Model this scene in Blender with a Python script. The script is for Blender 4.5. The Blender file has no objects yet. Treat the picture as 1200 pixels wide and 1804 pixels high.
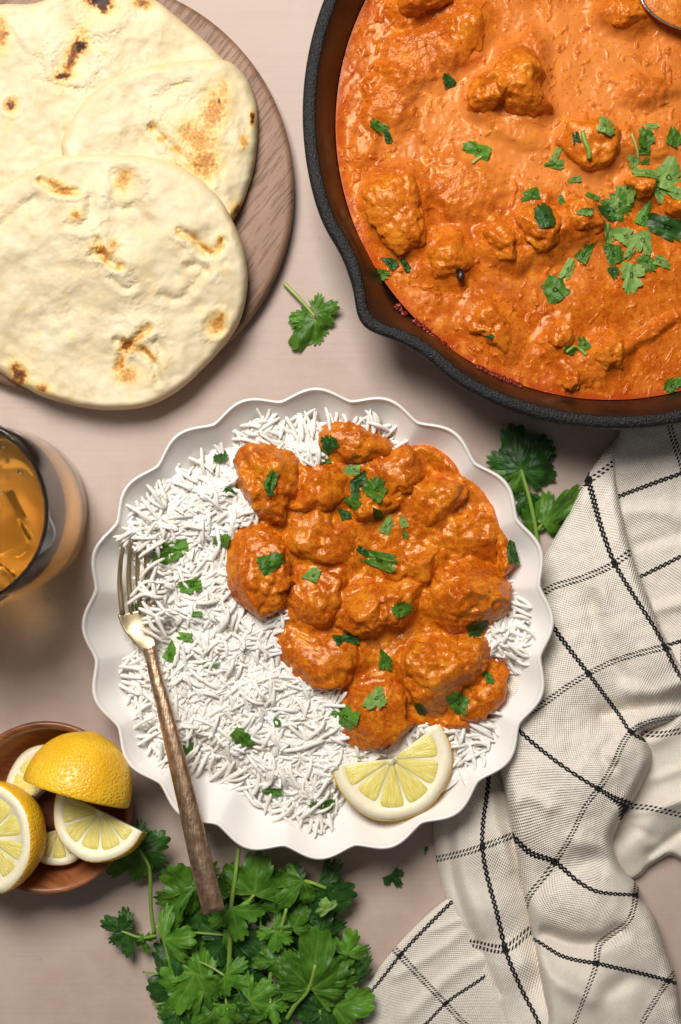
import bpy, bmesh, math, random
import numpy as np
from mathutils import Vector, Matrix, noise as mnoise
from mathutils.bvhtree import BVHTree
from mathutils.geometry import delaunay_2d_cdt

random.seed(7)
rng = np.random.default_rng(7)
sc = bpy.context.scene
COL = sc.collection
R = math.radians
PI = math.pi

# ------------------------------------------------------------------ camera
CAM = 0.70                      # lens height above the table (m)
K = 0.36 / 1200.0               # metres of table per photo pixel
cam_d = bpy.data.cameras.new('camera')
cam = bpy.data.objects.new('camera', cam_d)
COL.objects.link(cam)
cam.location = (0, 0, CAM)
cam.rotation_euler = (0, 0, 0)
cam_d.sensor_fit = 'VERTICAL'
cam_d.sensor_height = 36.0
cam_d.lens = 36.0 * CAM / (1804 * K)
cam_d.clip_start = 0.01
cam_d.clip_end = 50
cam_d.dof.use_dof = True
cam_d.dof.focus_distance = CAM - 0.034
cam_d.dof.aperture_fstop = 5.0
sc.camera = cam

# ------------------------------------------------------------------ world, key light, exposure
w = bpy.data.worlds.new('World')
sc.world = w
w.use_nodes = True
bg = w.node_tree.nodes['Background']
bg.inputs['Color'].default_value = (1.0, 0.97, 0.94, 1)
bg.inputs['Strength'].default_value = 0.11

ld = bpy.data.lights.new('window_light', 'AREA')
ld.shape = 'RECTANGLE'
ld.size = 0.50
ld.size_y = 0.50
ld.energy = 21.3
ld.color = (1.0, 0.955, 0.90)
lo = bpy.data.objects.new('window_light', ld)
COL.objects.link(lo)
lo.location = (-0.26, 0.62, 1.05)
lo.rotation_euler = (Vector((0.0, 0.02, 0.0)) - lo.location).to_track_quat('-Z', 'Y').to_euler()

sc.view_settings.view_transform = 'Standard'
sc.view_settings.look = 'None'
sc.view_settings.exposure = 0.0
sc.view_settings.gamma = 1.0
sc.view_settings.use_curve_mapping = False
try:
    sc.cycles.max_bounces = 16
    sc.cycles.diffuse_bounces = 6
    sc.cycles.transmission_bounces = 16
    sc.cycles.caustics_refractive = True
    sc.cycles.blur_glossy = 0.1
    sc.cycles.sample_clamp_indirect = 0.0
except Exception:
    pass


# ------------------------------------------------------------------ helpers
def W(px, py, z=0.0):
    """world point at height z that the photo shows at pixel (px, py)"""
    s = K * (CAM - z) / CAM
    return np.stack([(np.asarray(px, float) - 600) * s, (902 - np.asarray(py, float)) * s,
                     np.asarray(z, float) + 0 * np.asarray(px, float)], -1)


def w1(px, py, z=0.0):
    return Vector(W(px, py, z))


def PX(v):
    """pixels of world points (n,3)"""
    s = K * (CAM - v[:, 2]) / CAM
    return v[:, 0] / s + 600, 902 - v[:, 1] / s


_perm = rng.permutation(256)
_perm = np.concatenate([_perm, _perm, _perm])
_g = rng.normal(size=(256, 3))
_g /= np.linalg.norm(_g, axis=1)[:, None]


def perlin(p):
    p = np.asarray(p, float)
    i = np.floor(p).astype(int)
    f = p - i
    u = f * f * f * (f * (f * 6 - 15) + 10)
    i &= 255
    r = 0
    for dx in (0, 1):
        for dy in (0, 1):
            for dz in (0, 1):
                h = _perm[_perm[_perm[i[:, 0] + dx] + i[:, 1] + dy] + i[:, 2] + dz]
                d = f - np.array([dx, dy, dz])
                v = np.einsum('ij,ij->i', _g[h], d)
                wt = ((u[:, 0] if dx else 1 - u[:, 0]) * (u[:, 1] if dy else 1 - u[:, 1])
                      * (u[:, 2] if dz else 1 - u[:, 2]))
                r = r + v * wt
    return r * 1.5


def fbm(p, octv=4, gain=0.5, lac=2.07):
    p = np.asarray(p, float)
    a, s, t = 1.0, 0, 0
    for k in range(octv):
        s = s + a * perlin(p + 17.3 * k)
        t += a
        a *= gain
        p = p * lac
    return s / t


def sstep(a, b, x):
    t = np.clip((x - a) / (b - a), 0, 1)
    return t * t * (3 - 2 * t)


def mesh_np(name, V, F, mat=None, smooth=True, attrs=None):
    V = np.asarray(V, np.float32)
    me = bpy.data.meshes.new(name)
    Fs = F if isinstance(F, list) else [F]
    Fs = [np.asarray(f, np.int32) for f in Fs if len(f)]
    me.vertices.add(len(V))
    me.vertices.foreach_set('co', V.ravel())
    nl = sum(f.size for f in Fs)
    npoly = sum(len(f) for f in Fs)
    me.loops.add(nl)
    me.loops.foreach_set('vertex_index', np.concatenate([f.ravel() for f in Fs]))
    tot = np.concatenate([np.full(len(f), f.shape[1], np.int32) for f in Fs])
    st = np.concatenate([[0], np.cumsum(tot)[:-1]]).astype(np.int32)
    me.polygons.add(npoly)
    me.polygons.foreach_set('loop_start', st)
    me.polygons.foreach_set('use_smooth', np.full(npoly, smooth))
    me.update(calc_edges=True)
    me.validate()
    for k, a in (attrs or {}).items():
        at = me.attributes.new(k, 'FLOAT', 'POINT')
        at.data.foreach_set('value', np.asarray(a, np.float32))
    if mat:
        me.materials.append(mat)
    return me


def tag(o, label, cat, group=None):
    o['label'] = label
    o['category'] = cat
    if group:
        o['group'] = group
    return o


def empty(name, loc, label, cat, group=None):
    o = bpy.data.objects.new(name, None)
    o.empty_display_size = 0.02
    COL.objects.link(o)
    o.location = loc
    return tag(o, label, cat, group)


def obj(name, V, F, mat, parent=None, attrs=None, smooth=True, origin=None, kind=None):
    """links world-space geometry as one mesh object"""
    V = np.asarray(V, float)
    if parent is not None:
        org = np.array(parent['org'] if 'org' in parent else parent.location)
    elif origin is None:
        org = np.array([V[:, 0].mean(), V[:, 1].mean(), V[:, 2].min()])
    else:
        org = np.array(origin)
    o = bpy.data.objects.new(name, mesh_np(name, V - org, F, mat, smooth, attrs))
    COL.objects.link(o)
    if parent is not None:
        o.parent = parent
    else:
        o.location = org
    if kind:
        o['kind'] = kind
    return o


def child_of(o, name, V, F, mat, attrs=None, smooth=True, kind=None):
    """child of a mesh thing whose own location is its origin (or of a part lying at its root)"""
    root = o
    org = Vector((0, 0, 0))
    while root is not None:
        org = org + root.location
        root = root.parent
    V = np.asarray(V, float) - np.array(org)
    c = bpy.data.objects.new(name, mesh_np(name, V, F, mat, smooth, attrs))
    COL.objects.link(c)
    c.parent = o
    if kind:
        c['kind'] = kind
    return c


def grid_faces(nr, nc, wrap=False, off=0):
    r = np.arange(nr - 1)[:, None]
    c = np.arange(nc if wrap else nc - 1)[None, :]
    c2 = (c + 1) % nc
    a = r * nc + c
    b = r * nc + c2
    d = (r + 1) * nc + c
    e = (r + 1) * nc + c2
    return np.stack([a, b, e, d], -1).reshape(-1, 4) + off


def lathe(prof, n=96, center=(0, 0), rfun=None):
    """closed-by-axis profile [(r,z)...] spun about a vertical axis"""
    prof = np.asarray(prof, float)
    th = np.linspace(0, 2 * PI, n, endpoint=False)
    rr = prof[:, 0][:, None] * np.ones(n)[None]
    zz = prof[:, 1][:, None] * np.ones(n)[None]
    if rfun:
        rr, zz = rfun(rr, zz, th[None, :])
    V = np.stack([center[0] + rr * np.cos(th), center[1] + rr * np.sin(th), zz], -1).reshape(-1, 3)
    return V, grid_faces(len(prof), n, True)


def catmull(pts, per=8):
    pts = np.asarray(pts, float)
    p = np.concatenate([[2 * pts[0] - pts[1]], pts, [2 * pts[-1] - pts[-2]]])
    out = []
    for i in range(1, len(p) - 2):
        t = np.linspace(0, 1, per, endpoint=False)[:, None]
        a, b, c, d = p[i - 1], p[i], p[i + 1], p[i + 2]
        out.append(0.5 * (2 * b + (c - a) * t + (2 * a - 5 * b + 4 * c - d) * t ** 2 + (3 * b - a - 3 * c + d) * t ** 3))
    out.append(pts[-1:])
    return np.concatenate(out)


def closed_curve(pts, per=8):
    pts = np.asarray(pts, float)
    p = np.concatenate([pts[-1:], pts, pts[:2]])
    out = []
    for i in range(1, len(p) - 2):
        t = np.linspace(0, 1, per, endpoint=False)[:, None]
        a, b, c, d = p[i - 1], p[i], p[i + 1], p[i + 2]
        out.append(0.5 * (2 * b + (c - a) * t + (2 * a - 5 * b + 4 * c - d) * t ** 2 + (3 * b - a - 3 * c + d) * t ** 3))
    return np.concatenate(out)


def tube(path, rad, n=8):
    path = np.asarray(path, float)
    rad = np.broadcast_to(np.asarray(rad, float), (len(path),))
    t = np.gradient(path, axis=0)
    t /= np.linalg.norm(t, axis=1)[:, None] + 1e-12
    up = np.array([0, 0, 1.0])
    s = np.cross(t, up)
    s[np.linalg.norm(s, axis=1) < 1e-3] = (1, 0, 0)
    s /= np.linalg.norm(s, axis=1)[:, None]
    q = np.cross(s, t)
    th = np.linspace(0, 2 * PI, n, endpoint=False)
    V = path[:, None] + rad[:, None, None] * (np.cos(th)[None, :, None] * s[:, None] + np.sin(th)[None, :, None] * q[:, None])
    V = V.reshape(-1, 3)
    F = grid_faces(len(path), n, True)
    V = np.concatenate([V, path[:1], path[-1:]])
    m = len(path) * n
    k = np.arange(n)
    k2 = (k + 1) % n
    caps = np.concatenate([np.stack([k2, k, np.full(n, m)], -1),
                           np.stack([k + m - n, k2 + m - n, np.full(n, m + 1)], -1)])
    return V, [F, caps]


def polydist(poly, x, y):
    """unsigned distance to a closed polygon and inside mask"""
    poly = np.asarray(poly, float)
    a = poly
    b = np.roll(poly, -1, 0)
    d = np.full(len(x), 1e9)
    ins = np.zeros(len(x), bool)
    for (x0, y0), (x1, y1) in zip(a, b):
        ex, ey = x1 - x0, y1 - y0
        L = ex * ex + ey * ey + 1e-12
        t = np.clip(((x - x0) * ex + (y - y0) * ey) / L, 0, 1)
        d = np.minimum(d, np.hypot(x - x0 - t * ex, y - y0 - t * ey))
        if y0 != y1:
            c = ((y0 > y) != (y1 > y)) & (x < ex * (y - y0) / (y1 - y0) + x0)
            ins ^= c
    return d, ins


def linedist(pts, x, y):
    pts = np.asarray(pts, float)
    d = np.full(len(x), 1e9)
    for (x0, y0), (x1, y1) in zip(pts[:-1], pts[1:]):
        ex, ey = x1 - x0, y1 - y0
        L = ex * ex + ey * ey + 1e-12
        t = np.clip(((x - x0) * ex + (y - y0) * ey) / L, 0, 1)
        d = np.minimum(d, np.hypot(x - x0 - t * ex, y - y0 - t * ey))
    return d


def sheet2d(poly, step):
    """triangulated interior of a pixel polygon: x, y, distance to edge, triangles"""
    poly = np.asarray(poly, float)
    b = []
    for p, q in zip(poly, np.roll(poly, -1, 0)):
        n = max(1, int(round(np.hypot(*(q - p)) / step)))
        b.append(p + (q - p) * np.linspace(0, 1, n, endpoint=False)[:, None])
    b = np.concatenate(b)
    x0, y0 = poly.min(0)
    x1, y1 = poly.max(0)
    gx, gy = np.meshgrid(np.arange(x0, x1, step), np.arange(y0, y1, step * 0.866))
    gx = gx + (np.arange(gx.shape[0]) % 2)[:, None] * step * 0.5
    gx, gy = gx.ravel(), gy.ravel()
    d, ins = polydist(poly, gx, gy)
    k = ins & (d > step * 0.6)
    P = np.concatenate([b, np.stack([gx[k], gy[k]], -1)])
    nb = len(b)
    edges = [(i, (i + 1) % nb) for i in range(nb)]
    vs, _, fs, _, _, _ = delaunay_2d_cdt([Vector(p) for p in P], edges, [], 1, 1e-6)
    vs = np.array([tuple(v) for v in vs])
    fs = np.array([f for f in fs if len(f) == 3], np.int32)
    d, _ = polydist(poly, vs[:, 0], vs[:, 1])
    # upward winding in world (pixel y points down)
    a, b_, c = vs[fs[:, 0]], vs[fs[:, 1]], vs[fs[:, 2]]
    cr = (b_[:, 0] - a[:, 0]) * (c[:, 1] - a[:, 1]) - (b_[:, 1] - a[:, 1]) * (c[:, 0] - a[:, 0])
    fl = cr > 0
    fs[fl] = fs[fl][:, ::-1]
    return vs[:, 0], vs[:, 1], d, fs


class TPS:
    def __init__(s, src, val, reg=1e-3):
        s.c = np.asarray(src, float)
        s.sc = 100.0
        val = np.asarray(val, float)
        if val.ndim == 1:
            val = val[:, None]
        n = len(s.c)
        A = np.zeros((n + 3, n + 3))
        A[:n, :n] = s.k(s.c) + reg * np.eye(n)
        A[:n, n] = 1
        A[:n, n + 1:] = s.c / s.sc
        A[n:, :n] = A[:n, n:].T
        s.w = np.linalg.solve(A, np.concatenate([val, np.zeros((3, val.shape[1]))]))

    def k(s, p):
        r2 = ((p[:, None] - s.c[None]) ** 2).sum(-1) / s.sc ** 2
        return r2 * np.log(r2 + 1e-12) * 0.5

    def __call__(s, x, y):
        p = np.stack([x, y], -1)
        return s.k(p) @ s.w[:-3] + s.w[-3] + (p / s.sc) @ s.w[-2:]


# ------------------------------------------------------------------ node helpers
class M:
    def __init__(s, name):
        s.m = bpy.data.materials.new(name)
        s.m.use_nodes = True
        s.t = s.m.node_tree
        s.b = s.t.nodes['Principled BSDF']
        s.out = s.t.nodes['Material Output']

    def n(s, t, ins=None, out=0, **kw):
        nd = s.t.nodes.new(t)
        for k, v in kw.items():
            setattr(nd, k, v)
        for k, v in (ins or {}).items():
            s.set(nd.inputs[k], v)
        return nd.outputs[out] if out is not None else nd

    def set(s, sock, v):
        if isinstance(v, bpy.types.NodeSocket):
            s.t.links.new(v, sock)
        elif isinstance(v, (tuple, list)) and sock.type == 'RGBA' and len(v) == 3:
            sock.default_value = (*v, 1)
        else:
            sock.default_value = v

    def p(s, **kw):
        for k, v in kw.items():
            s.set(s.b.inputs[k.replace('_', ' ')], v)
        return s

    def math(s, op, a, b=None, c=None, clamp=False):
        ins = {0: a}
        if b is not None:
            ins[1] = b
        if c is not None:
            ins[2] = c
        return s.n('ShaderNodeMath', ins, operation=op, use_clamp=clamp)

    def mix(s, f, a, b, blend='MIX'):
        nd = s.t.nodes.new('ShaderNodeMix')
        nd.data_type = 'RGBA'
        nd.blend_type = blend
        s.set(nd.inputs[0], f)
        s.set(nd.inputs[6], a)
        s.set(nd.inputs[7], b)
        return nd.outputs[2]

    def ramp(s, f, stops):
        nd = s.t.nodes.new('ShaderNodeValToRGB')
        el = nd.color_ramp.elements
        while len(el) < len(stops):
            el.new(0.5)
        for e, (p, c) in zip(el, stops):
            e.position = p
            e.color = (*c, 1) if len(c) == 3 else c
        s.set(nd.inputs[0], f)
        return nd.outputs[0]

    def mapr(s, v, a, b, c=0.0, d=1.0):
        return s.n('ShaderNodeMapRange', {'Value': v, 'From Min': a, 'From Max': b, 'To Min': c, 'To Max': d})

    def obj(s):
        return s.n('ShaderNodeTexCoord', out=3)

    def pos(s):
        return s.n('ShaderNodeNewGeometry', out=0)

    def mapping(s, v, scale=(1, 1, 1), rot=(0, 0, 0)):
        return s.n('ShaderNodeMapping', {'Vector': v, 'Scale': scale, 'Rotation': rot})

    def noise(s, v, scale, detail=4, rough=0.5, out=0, dist=0.0):
        return s.n('ShaderNodeTexNoise', {'Vector': v, 'Scale': scale, 'Detail': detail, 'Roughness': rough, 'Distortion': dist}, out=out)

    def attr(s, name):
        return s.n('ShaderNodeAttribute', out=2, attribute_name=name)

    def bump(s, h, dist, strength=1.0, normal=None):
        ins = {'Height': h, 'Distance': dist, 'Strength': strength}
        if normal is not None:
            ins['Normal'] = normal
        return s.n('ShaderNodeBump', ins)


# ------------------------------------------------------------------ materials
def mat_table():
    a = M('table_plaster')
    v = a.obj()
    big = a.noise(v, 7, 5, 0.6)
    mid = a.noise(v, 38, 5, 0.65)
    st = a.noise(a.mapping(v, (14, 520, 1)), 1.0, 4, 0.6)
    st2 = a.noise(a.mapping(v, (5, 120, 1)), 1.0, 5, 0.65)
    c = a.mix(a.mapr(big, 0.35, 0.65), (0.425, 0.315, 0.262), (0.49, 0.38, 0.325))
    c = a.mix(a.math('MULTIPLY', a.mapr(mid, 0.42, 0.66), 0.6), c, (0.52, 0.415, 0.36))
    c = a.mix(a.math('MULTIPLY', a.mapr(st, 0.5, 0.8), 0.13), c, (0.33, 0.22, 0.18))
    c = a.mix(a.math('MULTIPLY', a.mapr(st2, 0.52, 0.75), 0.16), c, (0.36, 0.245, 0.205))
    sp = a.noise(v, 210, 2, 0.5)
    c = a.mix(a.math('MULTIPLY', a.mapr(sp, 0.72, 0.8), 0.5), c, (0.22, 0.135, 0.105))
    h = a.math('ADD', a.math('MULTIPLY', st, 0.5), mid)
    a.p(Base_Color=c, Roughness=a.mapr(mid, 0.3, 0.7, 0.5, 0.65), Normal=a.bump(h, 0.0006, 0.35))
    return a.m


def mat_board():
    a = M('board_wood')
    v = a.mapping(a.obj(), (1, 1, 1), (0, 0, R(-52)))
    fib = a.noise(a.mapping(v, (55, 620, 55)), 1.0, 5, 0.6)
    fib2 = a.noise(a.mapping(v, (16, 190, 16)), 1.0, 4, 0.6)
    ring = a.noise(a.mapping(v, (5, 42, 5)), 1.0, 3, 0.5, dist=0.6)
    c = a.ramp(ring, [(0.3, (0.17, 0.084, 0.047)), (0.5, (0.25, 0.134, 0.078)), (0.7, (0.32, 0.182, 0.112))])
    c = a.mix(a.mapr(fib2, 0.4, 0.7, 0, 0.6), c, (0.24, 0.14, 0.09))
    pores = a.mapr(fib, 0.53, 0.63)
    c = a.mix(a.math('MULTIPLY', pores, 0.75), c, (0.14, 0.075, 0.045))
    a.p(Base_Color=c, Roughness=0.55, Normal=a.bump(a.math('SUBTRACT', fib2, pores), 0.0005, 0.4))
    return a.m


def mat_naan():
    a = M('naan_dough')
    v = a.obj()
    ch = a.attr('char_shade')
    n1 = a.noise(v, 60, 4, 0.6)
    n2 = a.noise(v, 420, 3, 0.6)
    c = a.mix(a.mapr(n1, 0.35, 0.65), (0.625, 0.50, 0.295), (0.71, 0.62, 0.43))
    c = a.mix(a.mapr(n2, 0.45, 0.75, 0, 0.35), c, (0.73, 0.645, 0.46))
    n3 = a.noise(v, 800, 3, 0.7)
    f = a.math('ADD', ch, a.math('MULTIPLY', a.math('MULTIPLY', a.math('SUBTRACT', n3, 0.47), 0.75), a.mapr(ch, 0.02, 0.3)))
    c2 = a.ramp(f, [(0.0, (0.8, 0.66, 0.4)), (0.18, (0.74, 0.52, 0.2)), (0.4, (0.60, 0.29, 0.06)),
                    (0.65, (0.30, 0.10, 0.02)), (0.9, (0.05, 0.017, 0.008))])
    c = a.mix(a.mapr(f, 0.02, 0.16), c, c2)
    a.p(Base_Color=c, Roughness=0.62, Subsurface_Weight=0.12, Subsurface_Radius=(0.004, 0.002, 0.001), Subsurface_Scale=1.0,
        Normal=a.bump(a.math('ADD', a.noise(v, 260, 4, 0.6), a.math('MULTIPLY', n2, 0.4)), 0.0005, 0.08))
    return a.m


def mat_iron():
    a = M('cast_iron')
    v = a.obj()
    n = a.noise(v, 900, 3, 0.6)
    n2 = a.noise(v, 45, 3, 0.6)
    c = a.mix(a.mapr(n, 0.5, 0.75), (0.004, 0.004, 0.0045), (0.024, 0.024, 0.025))
    a.p(Base_Color=c, Roughness=a.mapr(n2, 0.3, 0.7, 0.36, 0.5), Specular_IOR_Level=0.32, Normal=a.bump(n, 0.0011, 0.75))
    return a.m


def mat_iron_in():
    a = M('cast_iron_oiled')
    v = a.obj()
    n = a.noise(v, 500, 3, 0.6)
    n2 = a.noise(v, 60, 4, 0.6)
    c = a.mix(a.mapr(n2, 0.35, 0.7), (0.008, 0.005, 0.004), (0.030, 0.010, 0.004))
    a.p(Base_Color=c, Roughness=0.33, Normal=a.bump(n, 0.0006, 0.3))
    return a.m


def mat_sauce(name, dark, mid, light, rough, spec=0.26):
    a = M(name)
    p = a.pos()
    cr = a.attr('cream')
    n1 = a.noise(p, 75, 4, 0.6)
    n2 = a.noise(p, 330, 4, 0.62, dist=0.5)
    n3 = a.noise(p, 1150, 3, 0.6)
    f = a.math('ADD', a.math('MULTIPLY', n1, 0.4), a.math('ADD', a.math('MULTIPLY', n2, 0.35), a.math('MULTIPLY', n3, 0.3)))
    c = a.ramp(f, [(0.38, dark), (0.5, mid), (0.62, light)])
    c = a.mix(a.math('MULTIPLY', cr, 0.7), c, (0.70, 0.235, 0.050))
    rd = a.attr('oil')
    c = a.mix(rd, c, (0.36, 0.040, 0.006))
    tur = a.noise(p, 190, 2, 0.5)
    c = a.mix(a.mapr(tur, 0.60, 0.72, 0, 0.6), c, (0.66, 0.25, 0.012))
    fleck = a.noise(p, 620, 1, 0.4)
    c = a.mix(a.mapr(fleck, 0.72, 0.77, 0, 0.8), c, (0.12, 0.022, 0.005))
    red = a.noise(p, 520, 1, 0.4)
    c = a.mix(a.mapr(red, 0.66, 0.74, 0, 0.6), c, (0.42, 0.045, 0.006))
    h = a.math('ADD', a.math('MULTIPLY', n2, 0.8), a.math('MULTIPLY', n3, 0.55))
    h = a.math('MULTIPLY', h, a.attr('grain'))
    a.p(Base_Color=c, Roughness=a.mapr(n1, 0.35, 0.65, rough - 0.04, rough + 0.10), Specular_IOR_Level=spec, Specular_Tint=(1.0, 0.80, 0.52, 1),
        Subsurface_Weight=0.08, Subsurface_Radius=(0.003, 0.001, 0.0003), Subsurface_Scale=1.0,
        Normal=a.bump(h, 0.0009, 0.38))
    return a.m


def mat_ceramic():
    a = M('white_ceramic')
    v = a.obj()
    n = a.noise(v, 30, 3)
    a.p(Base_Color=a.mix(n, (0.755, 0.73, 0.70), (0.795, 0.77, 0.74)), Roughness=0.33, Specular_IOR_Level=0.45,
        Normal=a.bump(n, 0.0008, 0.15))
    return a.m


def mat_rice():
    a = M('rice')
    p = a.pos()
    n = a.noise(p, 120, 3)
    c = a.mix(a.mapr(n, 0.35, 0.65), (0.87, 0.835, 0.765), (0.935, 0.915, 0.875))
    a.p(Base_Color=c, Roughness=0.27, Specular_IOR_Level=0.5)
    tr = a.n('ShaderNodeBsdfTranslucent', {'Color': (0.93, 0.89, 0.80, 1)})
    mx = a.n('ShaderNodeMixShader', {0: 0.14, 1: a.b.outputs[0], 2: tr})
    a.t.links.new(mx, a.out.inputs[0])
    return a.m


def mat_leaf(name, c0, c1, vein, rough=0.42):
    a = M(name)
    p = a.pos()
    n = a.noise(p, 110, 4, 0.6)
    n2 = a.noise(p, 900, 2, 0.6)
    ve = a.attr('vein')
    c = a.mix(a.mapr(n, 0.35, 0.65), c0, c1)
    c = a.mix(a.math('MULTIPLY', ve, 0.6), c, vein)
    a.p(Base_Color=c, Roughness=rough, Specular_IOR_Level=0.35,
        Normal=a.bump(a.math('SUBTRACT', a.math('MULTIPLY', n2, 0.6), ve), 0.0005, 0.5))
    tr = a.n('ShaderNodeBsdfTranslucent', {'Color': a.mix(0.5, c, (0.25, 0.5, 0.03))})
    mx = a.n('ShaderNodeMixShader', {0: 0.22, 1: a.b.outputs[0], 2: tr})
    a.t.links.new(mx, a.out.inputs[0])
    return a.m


def mat_stem(name='cilantro_stem', c0=(0.12, 0.26, 0.03), c1=(0.25, 0.36, 0.06)):
    a = M(name)
    n = a.noise(a.pos(), 150, 3)
    a.p(Base_Color=a.mix(n, c0, c1), Roughness=0.4)
    return a.m


def mat_cloth():
    a = M('checked_cotton')
    u, v = a.attr('cu'), a.attr('cv')
    uv = a.n('ShaderNodeCombineXYZ', {0: u, 1: v})
    wob = a.math('MULTIPLY', a.math('SUBTRACT', a.noise(uv, 22, 2), 0.5), 0.012)
    du = a.math('ADD', a.math('SUBTRACT', u, a.math('ROUND', u)), wob)
    dv = a.math('ADD', a.math('SUBTRACT', v, a.math('ROUND', v)), wob)
    # chain stitched stripe along v (two crossing strands)
    s = a.math('MULTIPLY', a.math('SINE', a.math('MULTIPLY', v, 2 * PI * 8.5)), 0.017)
    st1 = a.math('LESS_THAN', a.math('ABSOLUTE', a.math('SUBTRACT', du, s)), 0.0130)
    st2 = a.math('LESS_THAN', a.math('ABSOLUTE', a.math('ADD', du, s)), 0.0130)
    bold = a.math('MAXIMUM', st1, st2)
    # dashed stripe along u: two rows of slanted stitches
    adv = a.math('ABSOLUTE', dv)
    row = a.math('LESS_THAN', a.math('ABSOLUTE', a.math('SUBTRACT', adv, 0.022)), 0.015)
    ph = a.math('FRACT', a.math('ADD', a.math('MULTIPLY', u, 24.0), a.math('MULTIPLY', dv, 16.0)))
    das = a.math('MULTIPLY', row, a.math('LESS_THAN', ph, 0.56))
    blk = a.math('MAXIMUM', bold, das)
    cross = a.math('LESS_THAN', a.math('MAXIMUM', a.math('ABSOLUTE', du), adv), 0.034)
    blk = a.math('MAXIMUM', blk, cross)
    # weave
    wu = a.math('SINE', a.math('MULTIPLY', u, 2 * PI * 29))
    wv = a.math('SINE', a.math('MULTIPLY', v, 2 * PI * 29))
    wv2 = a.math('MULTIPLY', wu, wv)
    slub = a.noise(a.mapping(uv, (9, 60, 1)), 1.0, 4, 0.6)
    slub2 = a.noise(a.mapping(uv, (60, 9, 1)), 1.0, 4, 0.6)
    sl = a.math('MULTIPLY', a.math('ADD', slub, slub2), 0.5)
    c = a.mix(a.mapr(sl, 0.38, 0.62), (0.82, 0.745, 0.64), (0.92, 0.86, 0.775))
    c = a.mix(a.mapr(wv2, 0.1, -1.0, 0, 0.42), c, (0.40, 0.34, 0.27))
    nb = a.noise(uv, 70, 2)
    c = a.mix(a.math('MULTIPLY', blk, a.mapr(nb, 0.3, 0.5, 0.92, 1.0)), c, (0.009, 0.0085, 0.010))
    fz = a.noise(uv, 55, 3)
    h = a.math('ADD', a.math('ADD', a.math('MULTIPLY', wv2, 0.8), fz), a.math('MULTIPLY', blk, 0.6))
    a.p(Base_Color=c, Roughness=0.9, Specular_IOR_Level=0.15, Normal=a.bump(h, 0.0008, 0.65))
    return a.m


def mat_wood_bowl():
    a = M('acacia_wood')
    v = a.mapping(a.obj(), (1, 1, 1), (0, 0, R(12)))
    r = a.noise(a.mapping(v, (12, 70, 12)), 1.0, 4, 0.55, dist=0.8)
    f = a.noise(a.mapping(v, (60, 700, 60)), 1.0, 3, 0.6)
    c = a.ramp(r, [(0.3, (0.10, 0.030, 0.011)), (0.5, (0.24, 0.078, 0.027)), (0.72, (0.38, 0.145, 0.055))])
    c = a.mix(a.mapr(f, 0.5, 0.7, 0, 0.5), c, (0.07, 0.02, 0.008))
    a.p(Base_Color=c, Roughness=0.36, Normal=a.bump(f, 0.0004, 0.3))
    return a.m


def mat_peel():
    a = M('lemon_peel')
    v = a.pos()
    n = a.noise(v, 50, 3)
    po = a.n('ShaderNodeTexVoronoi', {'Vector': v, 'Scale': 620.0}, out=0)
    pits = a.mapr(po, 0.0, 0.55)
    c = a.mix(a.mapr(n, 0.35, 0.65), (0.78, 0.40, 0.010), (0.86, 0.53, 0.022))
    a.p(Base_Color=c, Roughness=0.34, Subsurface_Weight=0.1, Subsurface_Radius=(0.002, 0.001, 0.0003), Subsurface_Scale=1.0,
        Normal=a.bump(a.math('ADD', pits, a.math('MULTIPLY', n, 1.0)), 0.0007, 0.55))
    return a.m


def mat_pith():
    a = M('lemon_pith')
    n = a.noise(a.pos(), 400, 3)
    a.p(Base_Color=a.mix(n, (0.80, 0.70, 0.46), (0.90, 0.84, 0.66)), Roughness=0.5, Subsurface_Weight=0.25,
        Subsurface_Radius=(0.003, 0.002, 0.001), Subsurface_Scale=1.0, Normal=a.bump(n, 0.0004, 0.4))
    return a.m


def mat_flesh():
    a = M('lemon_flesh')
    rad = a.attr('rad')
    ang = a.attr('ang')
    uv = a.n('ShaderNodeCombineXYZ', {0: a.math('MULTIPLY', ang, 26.0), 1: a.math('MULTIPLY', rad, 5.0)})
    n = a.noise(uv, 1.0, 3, 0.6, dist=0.4)
    n2 = a.noise(a.pos(), 900, 3)
    c = a.mix(a.mapr(n, 0.35, 0.7), (0.72, 0.575, 0.10), (0.90, 0.81, 0.33))
    a.p(Base_Color=c, Roughness=0.13, Subsurface_Weight=0.45, Subsurface_Radius=(0.005, 0.004, 0.0012), Subsurface_Scale=1.0,
        Specular_IOR_Level=0.5, Normal=a.bump(a.math('ADD', n, a.math('MULTIPLY', n2, 0.3)), 0.0008, 0.6))
    return a.m


def mat_metal(name, c, rough, scratch=0.5, dark=None):
    a = M(name)
    v = a.obj()
    n = a.noise(a.mapping(v, (1500, 120, 400)), 1.0, 3, 0.6)
    n2 = a.noise(v, 260, 3, 0.6)
    col = a.mix(a.mapr(n2, 0.35, 0.7), c, dark or tuple(x * 0.75 for x in c))
    a.p(Base_Color=col, Metallic=1.0, Roughness=a.mapr(n, 0.3, 0.7, rough - 0.06, rough + 0.08),
        Normal=a.bump(a.math('ADD', n, a.math('MULTIPLY', n2, 0.7)), 0.0003, scratch))
    return a.m


def mat_glass():
    a = M('clear_glass')
    a.p(Base_Color=(0.94, 0.92, 0.89), Roughness=0.0, IOR=1.45, Transmission_Weight=1.0)
    return a.m


def mat_tea():
    a = M('amber_tea')
    a.p(Base_Color=(1, 1, 1), Roughness=0.0, IOR=1.33, Transmission_Weight=1.0)
    va = a.n('ShaderNodeVolumeAbsorption', {'Color': (0.93, 0.70, 0.02), 'Density': 20.0})
    a.t.links.new(va, a.out.inputs['Volume'])
    return a.m


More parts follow.
